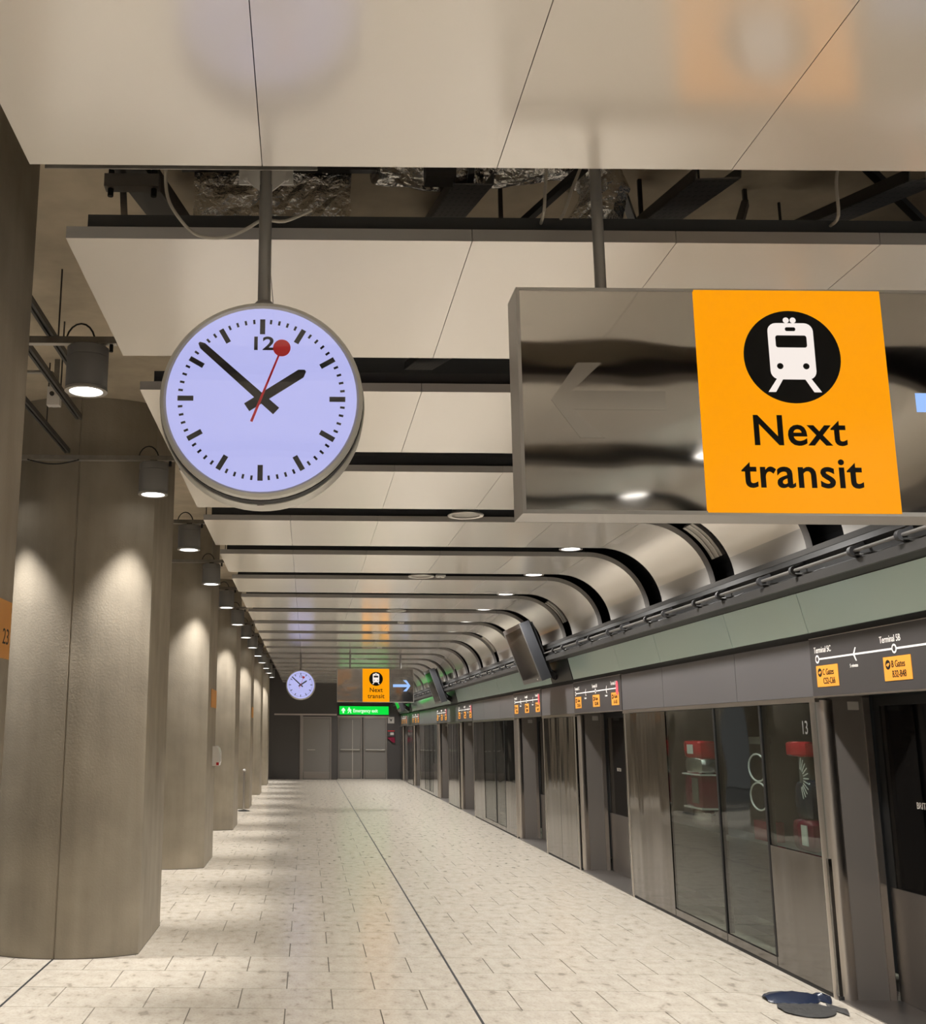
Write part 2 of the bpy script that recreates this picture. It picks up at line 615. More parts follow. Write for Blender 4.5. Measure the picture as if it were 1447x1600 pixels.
tiles_near, tiles_far = [], []
r0 = int((YB - 8.005) / TD)
r1 = int((YE - 8.005) / TD)
for r in range(r0, r1 + 1):
    y = 8.005 + r * TD
    off = 0.184 if r % 2 == 0 else 0.5
    for c in range(-13, 7):
        x = off + c * TW
        if x < -7.9 or x > 4.2:
            continue
        inview = y > 7.3 and -0.2868 * (y + 0.6) - 0.1 < x + TW and x < 3.75 and x > -2.7
        (tiles_near if inview else tiles_far).append((x, y))
tiles_near.sort(key=lambda p: p[1])
tiles_far += tiles_near[300:]
for x, y in tiles_near[:300]:
    part('tile', tile_mb, 'floor', floor, key='tile', loc=(x, y, 0))
mb = MB()
base = tile_mb()
for x, y in tiles_far:
    mb.add([(vx + x, vy + y, vz) for vx, vy, vz in base.v], base.f)
tf = part('tile_field', mb, 'floor', floor)
tf['kind'] = 'stuff'
for k, x in enumerate((1.132 - 5 * TW, 1.132)):
    part('movement_joint', MB().box(x - 0.009, x + 0.009, -2, YE - 1, -0.003, 0.0006), 'black', floor)

# ---- ceiling slab, ceiling strips
ceiling = struct(part('ceiling', MB().box(-8.0, 4.4, YB, YE + 0.3, SLAB, SLAB + 0.3), 'slab'))
SP, SD = 2.0, 1.412           # strip pitch and depth
Y0 = 4.115
JX = [-0.97, -0.17, 0.636, 1.442, 2.248, 3.04]
RC, ZC, XC = 0.615, 3.085, 3.04
strips = [Y0 + SP * k for k in range(-8, 21)]


def curve_panel(d=SD, t=0.05, r=RC, zend=2.86):
    prof = [(XC + 0.004, ZC + r)] + [(XC + r * math.sin(a), ZC + r * math.cos(a)) for a in [math.radians(5 * i) for i in range(1, 19)]] + [(XC + r, zend)]
    ro = r + t
    prof2 = [(XC + 0.004, ZC + ro)] + [(XC + ro * math.sin(a), ZC + ro * math.cos(a)) for a in [math.radians(5 * i) for i in range(1, 19)]] + [(XC + ro, zend)]
    mb = MB()
    n = len(prof)
    vs = [(x, 0, z) for x, z in prof] + [(x, 0, z) for x, z in prof2] + [(x, d, z) for x, z in prof] + [(x, d, z) for x, z in prof2]
    fs = []
    for i in range(n - 1):
        fs += [(i, i + 1, i + 1 + n, i + n), (i + 2 * n, i + 3 * n, i + 1 + 3 * n, i + 1 + 2 * n),
               (i, i + 2 * n, i + 1 + 2 * n, i + 1), (i + n, i + 1 + n, i + 1 + 3 * n, i + 3 * n)]
    fs += [(0, n, 3 * n, 2 * n), (n - 1, 3 * n - 1, 4 * n - 1, 2 * n - 1)]
    return mb.add(vs, fs)


def carrier_mb():
    mb = MB()
    for y in (0.07, SD - 0.11):
        mb.box(-0.90, XC, y, y + 0.04, CEIL + 0.05, CEIL + 0.135)
    for x in JX[1:-1]:
        mb.box(x - 0.03, x + 0.03, 0.11, SD - 0.11, CEIL + 0.051, CEIL + 0.075)
    return mb


for sy in strips:
    st = empty('ceiling_strip', (0, sy, 0), ceiling)
    pieces('carrier_rail', carrier_mb, 'carrier', st, key='carrier')
    for i in range(5):
        w = JX[i + 1] - JX[i]
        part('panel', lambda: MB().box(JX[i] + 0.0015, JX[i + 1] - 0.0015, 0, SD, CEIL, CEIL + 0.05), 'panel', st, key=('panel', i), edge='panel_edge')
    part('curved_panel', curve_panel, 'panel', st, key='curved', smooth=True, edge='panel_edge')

# ---- wall on the right: bays, fascia, glass band, service rail, lining behind the curved ceiling
wall_r = struct(empty('wall_right', (XW, 0, 0)))
DOORW = 2.4
door_starts = [1.2, 5.94, 13.45, 18.09, 25.70, 30.34, 37.95, 42.59]
DOORX = 4.14
bays = []
prev = YB
for d in door_starts:
    bays.append((prev, d))
    prev = d + DOORW
bays.append((prev, YE))


def W(mb):      # shift a builder from world into wall_right's local frame
    mb.v = [(x - XW, y, z) for x, y, z in mb.v]
    return mb


# lining: dark skin behind the curved panels and down behind the glass band
prof = [(XC - 0.02, ZC + 0.80)] + [(XC + 0.80 * math.sin(math.radians(6 * i)), ZC + 0.80 * math.cos(math.radians(6 * i))) for i in range(1, 16)] + [(XC + 0.80, 2.5)]
mb = MB()
n = len(prof)
mb.add([(x, YB, z) for x, z in prof] + [(x, YE, z) for x, z in prof], [(i, i + 1, i + 1 + n, i + n) for i in range(n - 1)])
part('dark_lining', W(mb), 'black', wall_r)

# glass band, leaning out over the platform, and fascia below it
joints = []
for (a, b) in bays:
    L = b - a
    if L > 4:
        s = a if a > YB else b - 5.11
        js = [s, s + 1.51, s + 3.55, b]
        if a == YB:
            js = [YB, YB + 2.5] + js
    elif L > 1.2:
        js = [a, b]
    else:
        js = [a, b]
    joints.append(js)


def lean_panel(y0, y1, xb, zb, xt, zt, t=0.02):
    return MB().prism([(xb, zb), (xb + t, zb), (xt + t, zt), (xt, zt)], 'y', y0, y1)


allj = sorted(set(round(j, 3) for js in joints for j in js))
for a, b in zip(allj[:-1], allj[1:]):
    dark = any(abs(a - d - DOORW) < 0.05 and (b - a) < 2.4 and a > 9 for d in (13.45, 25.70, 37.95))
    if dark:
        part('glass_panel', W(lean_panel(a + 1.35, b - 0.004, 3.715, 2.548, 3.645, 2.84)), 'green_glass', wall_r)
        part('dark_panel', W(lean_panel(a + 0.004, a + 1.345, 3.705, 2.548, 3.635, 2.84)), 'dark_panel', wall_r)
    else:
        part('glass_panel', W(lean_panel(a + 0.005, b - 0.005, 3.715, 2.548, 3.645, 2.84)), 'green_glass', wall_r)
part('shadow_gap', W(MB().box(3.735, 3.80, YB, YE, 2.495, 2.55)), 'black', wall_r)

for (a, b), js in zip(bays, joints):
    for p, q in zip(js[:-1], js[1:]):
        part('fascia_panel', W(MB().box(XW, XW + 0.03, p + 0.004, q - 0.004, 2.085, 2.495)), 'fascia', wall_r)
    part('header_trim', W(MB().box(XW - 0.004, XW + 0.03, a, b, 2.045, 2.083)), 'trim_steel', wall_r)
    # lower panels
    L = b - a
    if L > 4:
        s = b - 5.11
        pj = [s, s + 1.05, s + 2.12, s + 3.54, b]
        kinds = ['g', 'g', 'g', 's']
        if a == YB:
            pj = [YB, -9.5, -6.7] + pj
            kinds = ['s', 's', 's'] + kinds
    elif L > 2.0:
        pj = [a, a + 1.12, b]
        kinds = ['s', 's']
    else:
        pj = [a, b]
        kinds = ['s']
    core = MB()
    core.box(XW + 0.03, DOORX - 0.02, a + 0.002, a + 0.10, 0, 2.50)
    core.box(XW + 0.03, DOORX - 0.02, b - 0.10, b - 0.002, 0, 2.50)
    bay = empty('wall_bay', (0, 0, 0), wall_r)
    pieces('jamb_block', W(core), 'jamb', bay)
    for p, q, k in zip(pj[:-1], pj[1:], kinds):
        if k == 'g':
            zs = 0.95 if p == pj[-5] else 0.10
            part('glass_pane', W(MB().box(XW + 0.006, XW + 0.018, p + 0.02, q - 0.02, zs, 2.04)), 'clear_glass', bay)
            part('panel', W(MB().box(XW, XW + 0.03, p + 0.006, q - 0.006, 0.03, zs - 0.005)), 'steel', bay)
            if p > a + 0.2:
                part('mullion', W(MB().box(XW - 0.002, XW + 0.06, p - 0.018, p + 0.018, zs if zs < 0.5 else 0.945, 2.045)), 'rail', bay)
        else:
            part('panel', W(MB().box(XW, XW + 0.03, p + 0.006, q - 0.006, 0.03, 2.04)), 'steel', bay)
    part('plinth', W(MB().box(XW + 0.004, XW + 0.03, a, b, 0.0, 0.03)), 'black', bay)
    for yy, sgn in ((a, 1), (b, -1)):
        if YB + 1 < yy < YE - 0.5:
            # rounded steel nosing at the door recess and the pale strip at its inner edge
            part('corner_post', W(MB().cyl((XW + 0.078, yy + sgn * 0.070, 0), (XW + 0.078, yy + sgn * 0.070, 2.06), 0.084, n=28)), 'trim_steel', bay, smooth=True)
            part('jamb_strip', W(MB().box(DOORX - 0.075, DOORX - 0.03, yy - sgn * 0.012, yy + sgn * 0.004, 0, 2.08)), 'trim_steel', bay)
    part('sticker', W(MB().box(XW + 0.235, XW + 0.315, a - 0.004, a + 0.0, 1.99, 2.05)), 'sticker', bay)

# service rail above the glass band, with conduit and clamps
rail = part('service_rail', W(MB().prism([(3.44, 2.845), (3.66, 2.845), (3.64, 3.075), (3.50, 3.075), (3.47, 3.0), (3.50, 2.97), (3.50, 2.92), (3.44, 2.885)], 'y', 0.5, YE - 0.2)), 'rail', wall_r)
part('rail_lip', W(MB().prism([(3.425, 2.83), (3.45, 2.83), (3.45, 2.89), (3.425, 2.89)], 'y', 0.5, YE - 0.2)), 'rail_lip', rail)
part('rail_lip', W(MB().prism([(3.485, 3.045), (3.51, 3.045), (3.51, 3.085), (3.485, 3.085)], 'y', 0.5, YE - 0.2)), 'rail_lip', rail)
part('conduit', W(MB().cyl((3.41, 0.5, 2.935), (3.41, YE - 0.2, 2.935), 0.012, n=10)), 'tube', rail, smooth=True)


def clamp_mb():
    mb = MB()
    mb.lathe((3.41 - XW, 0, 2.935), (0, 1, 0), [(0.012, -0.020), (0.034, -0.020), (0.034, 0.020), (0.012, 0.020)], 12, close=True)
    mb.bar((3.41 - XW, 0, 2.91), (3.50 - XW, 0.02, 2.885), 0.02, 0.02)
    mb.bar((3.41 - XW, 0, 2.955), (3.48 - XW, 0, 2.985), 0.014, 0.02)
    return mb


cy = 4.9
k = 0
while cy < YE - 1:
    part('clamp', clamp_mb, 'black', rail, key='clamp', loc=(0, cy, 0), smooth=True)
    part('cable_tail', lambda: W(MB().tube([(3.41, 0.0, 2.915), (3.42, -0.10, 2.90), (3.46, -0.22, 2.90), (3.495, -0.30, 2.915)], 0.006, 6)), 'black_cable', rail, key='tail', loc=(0, cy, 0))
    cy += 0.87 if k % 2 else 0.58
    k += 1

# tunnel beyond the screens
wall_t = struct(part('wall_tunnel', MB().box(7.2, 7.3, YB, YE, -1.2, 4.7), 'tunnel'))
struct(part('trim_1', MB().box(DOORX + 0.02, 7.2, YB, YE, 2.75, 2.85), 'tunnel'))

# ---- end wall
wall_e = struct(part('wall_end', MB().box(-8.0, 1.19, 45.0, 45.25, 0, SLAB).box(1.19, 4.4, YE, YE + 0.25, 0, SLAB).box(1.10, 1.19, 45.25, YE, 0, SLAB), 'endwall'))
part('trim_strip', MB().box(-1.3, 1.16, 44.97, 45.0, 2.45, 2.51), 'trim_steel', wall_e)
part('trim_strip', MB().box(1.2, 3.3, YE - 0.03, YE, 2.40, 2.46), 'trim_steel', wall_e)
part('cladding_panel', MB().box(-1.28, -0.30, 44.975, 45.0, 0.02, 2.44), 'endwall', wall_e)
part('cladding_panel', MB().box(0.93, 1.15, 44.975, 45.0, 0.02, 2.44), 'endwall', wall_e)
part('wall_post', MB().box(-0.28, -0.17, 44.96, 45.0, 0.0, 2.44), 'satin', wall_e)


def leaf_door(name, x0, x1, y, lab, bar, mat, mid=None):
    d = struct(empty(name, ((x0 + x1) / 2, y, 0)), lab)
    ox = (x0 + x1) / 2
    fr = MB().box(x0 - ox - 0.05, x0 - ox, -0.05, 0, 0, 2.40).box(x1 - ox, x1 - ox + 0.05, -0.05, 0, 0, 2.40).box(x0 - ox, x1 - ox, -0.05, 0, 2.35, 2.40)
    part('frame', fr, 'satin', d)
    lf = part('leaf', MB().box(x0 - ox + 0.005, x1 - ox - 0.005, -0.035, 0, 0.01, 2.345), mat, d)
    b0, b1 = bar
    part('push_bar', MB().cyl((b0 - ox, -0.09, 1.13), (b1 - ox, -0.09, 1.13), 0.022, n=10).box(b0 - ox, b0 - ox + 0.03, -0.09, -0.035, 1.11, 1.15).box(b1 - ox - 0.03, b1 - ox, -0.09, -0.035, 1.11, 1.15), 'lamp_rim', lf, smooth=True)
    part('kick_plate', MB().box(x0 - ox + 0.03, x1 - ox - 0.03, -0.039, -0.035, 0.03, 0.30), 'satin', lf)
    if mid:
        part('edge_strip', MB().box(mid - ox, mid - ox + 0.035, -0.045, -0.035, 0.02, 2.30), 'lamp_rim', lf)
    return d


leaf_door('door_20', -0.15, 0.90, 44.97, 'grey steel door in the left half of the end wall', (0.0, 0.32), 'enddoor')
leaf_door('door_21', 1.28, 2.15, YE - 0.03, 'left leaf of the grey fire doors under the green exit sign', (1.33, 2.10), 'enddoor', 1.80)
leaf_door('door_22', 2.30, 3.15, YE - 0.03, 'right leaf of the grey fire doors under the green exit sign', (2.35, 3.12), 'enddoor')

# ================================================================== COLUMNS
CX, CR, CF = -2.02, 0.95, 0.64
col_y = [10.52 + 6.0 * k for k in range(-3, 6)]


def column_profile():
    a0 = math.acos(CF / CR)
    pts = []
    n = 20
    # front arc (towards -y) from left flat to right flat, with a fine casting seam in the middle
    for i in range(n + 1):
        a = -math.pi + a0 + (math.pi - 2 * a0) * i / n
        if i == n // 2:
            pts += [(-0.009, -CR), (-0.004, -CR + 0.009), (0.004, -CR + 0.009), (0.009, -CR)]
        else:
            pts.append((CR * math.cos(a), CR * math.sin(a)))
    for i in range(n + 1):
        a = a0 + (math.pi - 2 * a0) * i / n
        pts.append((CR * math.cos(a), CR * math.sin(a)))
    return pts


vis = 0
for k, cyy in enumerate(col_y):
    root = empty('concrete_column', (CX, cyy, 0))
    part('shaft', lambda: MB().prism(column_profile(), 'z', 0, SLAB), 'concrete', root, key='shaft', smooth=True)
    part('base_joint', lambda: MB().prism([(x * 1.003, y * 1.003) for x, y in column_profile()], 'z', 0.0, 0.006), 'grout', root, key='basejoint')
    if k < 2:
        lab = ('flat-sided round concrete column behind the camera, ' + ('farther' if k == 0 else 'nearer') + ' of two')
    elif k == 2:
        lab = 'nearest concrete column, cut off by the left edge, with an orange sign'
    else:
        lab = ORD[k - 2] + ' concrete column from the camera in the row along the left'
    tag(root, lab, 'column', 'flat-sided concrete columns')

# ================================================================== LAMPS BESIDE THE COLUMNS
def spot(name, loc, watts, angle, blend, color, parent, radius=0.05, smooth=0.0):
    l = bpy.data.lights.new(name, 'SPOT')
    l.energy = watts
    l.spot_size = math.radians(angle)
    l.spot_blend = blend
    l.color = color
    l.shadow_soft_size = radius
    if smooth:
        # reflector optics: softened intensity close to the lamp
        l.use_nodes = True
        nt = l.node_tree
        em = nt.nodes['Emission']
        lf = nt.nodes.new('ShaderNodeLightFalloff')
        lf.inputs['Strength'].default_value = 1.0
        lf.inputs['Smooth'].default_value = smooth
        nt.links.new(lf.outputs['Quadratic'], em.inputs['Strength'])
    o = bpy.data.objects.new(name, l)
    COL.objects.link(o)
    o.location = loc
    o.parent = parent
    return o


def column_lamp(x, y, label):
    r = empty('cylinder_downlight', (x, y, 3.80))
    part('housing', lambda: MB().lathe((0, 0, 0), (0, 0, 1), [(0.118, 0.004), (0.122, 0.0), (0.125, 0.006), (0.125, 0.205), (0.121, 0.208), (0.125, 0.211), (0.125, 0.268), (0.115, 0.276), (0.0, 0.276)], 40), 'lamp_body', r, key='housing', smooth=True)
    part('rim', lambda: MB().lathe((0, 0, 0), (0, 0, 1), [(0.100, -0.004), (0.128, -0.004), (0.128, 0.012), (0.100, 0.012)], 40, close=True), 'lamp_rim', r, key='rim', smooth=True)
    part('lens', lambda: MB().lathe((0, 0, 0), (0, 0, 1), [(0.0, 0.0005), (0.100, 0.0005), (0.100, 0.003), (0.0, 0.003)], 32), 'lamp_lens', r, key='lens')
    part('flex', lambda: MB().tube([(-0.05 - 0.10 * math.cos(a) * 0.9, 0, 0.30 + 0.13 * math.sin(a)) for a in [math.pi * i / 10 for i in range(11)]], 0.006, 6), 'black_cable', r, key='flex')
    part('stem', lambda: MB().box(-0.03, 0.03, -0.03, 0.03, 0.27, 0.30), 'galv_dark', r, key='stem')
    spot('lamp_light', (0, 0, -0.012), COLUMN_LAMP_WATTS, 58, 0.8, COOL, r, 0.03, 0.9).rotation_euler = (0, math.radians(10 if x > -2 else -10), 0)
    tag(r, label, 'lamp', 'cylinder downlights along the columns')
    return r


lamp_y = [6.48 + 3.0 * k for k in range(-5, 13)]
for k, y in enumerate(lamp_y):
    i = k - 5
    if i < 0:
        lab = 'grey cylinder downlight behind the camera, ' + ORD[-i - 1] + ' one back from the viewpoint'
        lab2 = 'grey cylinder downlight of the rear row behind the camera, ' + ORD[-i - 1] + ' one back'
    else:
        lab = ORD[i] + ' lit grey cylinder downlight from the camera, right-hand row beside the columns'
        lab2 = ORD[i] + ' cylinder downlight from the camera in the row left of the columns'
    column_lamp(-1.35, y, lab)
    column_lamp(-2.69, y, lab2)
    # support channel across, fixed between the column and the strip edge
    s = empty('lamp_channel', (-2.0, y, 4.10))
    part('channel', lambda: MB().box(-1.6, 0.84, -0.02, 0.02, 0.0, 0.042), 'galv', s, key='lampchannel')
    part('lower_flange', lambda: MB().box(-1.6, 0.82, -0.024, 0.024, -0.004, 0.0), 'lamp_rim', s, key='lampflange')
    part('end_bolt', lambda: MB().cyl((0.79, 0, -0.05), (0.79, 0, 0.0), 0.012, n=8), 'black', s, key='lampbolt')
    pieces('hanger_rod', lambda: MB().cyl((0.835, 0, 0.04), (0.835, 0, 0.60), 0.006, n=6).cyl((-1.2, 0, 0.04), (-1.2, 0, 0.60), 0.006, n=6), 'galv_dark', s, key='lamprod')
    part('cable', lambda: MB().tube([(-0.45 + 0.045 * j, -0.02, 0.0 - 0.04 * math.sin(math.pi * j / 10)) for j in range(11)], 0.006, 6), 'black_cable', s, key='lampcable')
    tag(s, ('galvanised steel channel across the ceiling void carrying the ' + ORD[i] + ' cylinder downlight') if i >= 0 else
        ('galvanised channel behind the camera carrying the ' + ORD[-i - 1] + ' downlight back'), 'channel', 'lamp support channels')

# channels running along the corridor above the first columns
for nm, x, ya, yb, z in (('shorter', -1.785, 5.7, 8.36, 4.15), ('longer', -2.10, 6.2, 9.44, 4.15), ('topmost', -1.60, 5.4, 7.2, 4.17)):
    s = empty('cable_channel', (x, ya, z))
    part('channel', MB().box(-0.022, -0.006, 0, yb - ya, 0, 0.04).box(0.006, 0.022, 0, yb - ya, 0, 0.04).box(-0.022, 0.022, 0, yb - ya, 0.036, 0.04), 'galv_dark', s)
    part('hanger_rod', MB().cyl((0, (yb - ya) * 0.75, 0.04), (0, (yb - ya) * 0.75, SLAB - z), 0.006, n=6), 'galv_dark', s)
    tag(s, nm + ' dark steel channel running lengthwise beside the nearest downlight', 'channel', 'lengthwise channels by the nearest column')

jb = empty('junction_box', (-2.02, 8.5, 4.30))
part('body', MB().box(-0.05, 0.05, -0.035, 0.035, 0.0, 0.15), 'white_gloss', jb)
pieces('gland', MB().cyl((-0.01, -0.035, 0.09), (-0.01, -0.05, 0.09), 0.018, n=12).cyl((-0.0, 0.0, 0.15), (0, 0, 0.19), 0.016, n=10), 'galv_dark', jb)
part('conduit', MB().tube([(0.0, 0, 0.19), (0.0, 0, 0.24), (-0.03, 0, 0.275), (-0.08, 0, 0.28), (-0.3, 0, 0.28)], 0.014, 8), 'galv', jb, smooth=True)
part('back_strap', MB().box(-0.02, 0.02, 0.035, 0.05, 0.0, 0.4), 'galv', jb)
tag(jb, 'small pale junction box with conduit bend hanging left of the nearest downlight', 'junction box')

# ================================================================== DOWNLIGHTS AND DISCS IN THE GAPS BETWEEN STRIPS
gap_mid = [Y0 + SP * k - (SP - SD) / 2 for k in range(-7, 21)]


def gap_light(y, label):
    r = empty('strip_downlight', (2.80, y, 3.735))
    part('trim_ring', lambda: MB().lathe((0, 0, 0), (0, 0, 1), [(0.098, -0.004), (0.125, -0.004), (0.120, 0.02), (0.098, 0.03)], 36, close=True), 'lamp_rim', r, key='gl_ring', smooth=True)
    part('lens', lambda: MB().lathe((0, 0, 0), (0, 0, 1), [(0.0, 0.002), (0.098, 0.002), (0.098, 0.006), (0.0, 0.006)], 32), 'lamp_lens', r, key='gl_lens')
    part('housing', lambda: MB().lathe((0, 0, 0), (0, 0, 1), [(0.11, 0.03), (0.11, 0.16), (0.0, 0.16)], 24).box(-0.02, 0.02, -0.4, 0.4, 0.16, 0.18), 'galv_dark', r, key='gl_house', smooth=True)
    spot('lamp_light', (0, 0, -0.012), STRIP_LAMP_WATTS, 138, 0.6, WARM, r, 0.08)
    tag(r, label, 'lamp', 'round downlights in the gaps of the ceiling strips')


for k, y in enumerate(gap_mid):
    i = k - 7
    if i >= 0:
        gap_light(y, 'round recessed downlight in the ' + ORD[i] + ' gap between the ceiling strips')
    else:
        gap_light(y, 'round recessed downlight in the gap behind the camera, ' + ORD[-i - 1] + ' one back')


def gap_disc(y, label):
    r = empty('ceiling_speaker', (1.40, y, 3.70))
    part('ring', lambda: MB().lathe((0, 0, 0), (0, 0, 1), [(0.125, 0.0), (0.155, -0.004), (0.162, 0.004), (0.155, 0.014), (0.125, 0.014)], 40, close=True), 'lamp_rim', r, key='sp_ring', smooth=True)
    part('grille', lambda: MB().lathe((0, 0, 0), (0, 0, 1), [(0.0, 0.022), (0.08, 0.018), (0.128, 0.006), (0.128, 0.03), (0.0, 0.03)], 32), 'galv', r, key='sp_grille', smooth=True)
    part('back_box', lambda: MB().lathe((0, 0, 0), (0, 0, 1), [(0.12, 0.03), (0.12, 0.12), (0.0, 0.12)], 20).box(-0.02, 0.02, -0.4, 0.4, 0.12, 0.14), 'galv_dark', r, key='sp_box')
    tag(r, label, 'speaker', 'round ceiling speakers in the gaps')


for i, k in enumerate((3, 5, 7, 9, 11, 13)):
    gap_disc(Y0 + SP * k - 0.294, ORD[i] + ' round ceiling speaker from the camera, set in a gap between strips')
for i, k in enumerate((5, 8, 11)):
    d = empty('detector', (1.64, Y0 + SP * k - 0.294, 3.70))
    part('plate', MB().box(-0.06, 0.06, -0.045, 0.045, 0.0, 0.02), 'white_gloss', d)
    pieces('lens', MB().cyl((-0.025, 0, -0.012), (-0.025, 0, 0.0), 0.022, n=12).cyl((0.03, 0, -0.012), (0.03, 0, 0.0), 0.022, n=12), 'white_gloss', d)
    part('stem', MB().cyl((0, 0, 0.02), (0, 0, 0.10), 0.012, n=8).box(-0.02, 0.02, -0.4, 0.4, 0.10, 0.12), 'galv_dark', d)
    tag(d, ORD[i] + ' small white twin-lens detector from the camera beside a round ceiling speaker', 'detector', 'twin-lens detectors')


def grille(y, label):
    r = empty('curved_grille', (XC, y, ZC))
    a0, a1 = math.radians(32), math.radians(66)
    mb = MB()
    n = 10
    R1, R2 = RC + 0.02, RC + 0.05
    vs = []
    for j in range(n + 1):
        a = a0 + (a1 - a0) * j / n
        for R in (R1, R2):
            for yy in (-0.13, 0.13):
                vs.append((R * math.sin(a), yy, R * math.cos(a)))
    fs = [(0, 1, 3, 2), (4 * n, 4 * n + 2, 4 * n + 3, 4 * n + 1)]
    for j in range(n):
        b, c = 4 * j, 4 * j + 4
        fs += [(b, c, c + 1, b + 1), (b + 2, b + 3, c + 3, c + 2), (b, b + 2, c + 2, c), (b + 1, c + 1, c + 3, b + 3)]
    part('plate', mb.add(vs, fs), 'galv', r, smooth=True)
    m2 = MB()
    for yy in (-0.06, 0.06):
        pts = [((R1 - 0.004) * math.sin(a0 + (a1 - a0) * j / n), yy, (R1 - 0.004) * math.cos(a0 + (a1 - a0) * j / n)) for j in range(n + 1)]
        m2.tube(pts, 0.006, 6)
    pieces('rib', m2, 'lamp_rim', r)
    mid = (a0 + a1) / 2
    part('bracket', MB().bar((R2 * math.sin(mid), 0, R2 * math.cos(mid)), (0.80 * math.sin(mid), 0, 0.80 * math.cos(mid)), 0.04, 0.04, up=(0, 1, 0)), 'galv_dark', r)
    tag(r, label, 'grille', 'curved metal grilles in the gaps')


for i, k in enumerate((3, 6, 9, 12)):
    grille(Y0 + SP * k - 0.294, ORD[i] + ' curved grey metal grille from the camera, in a gap where the ceiling bends down')

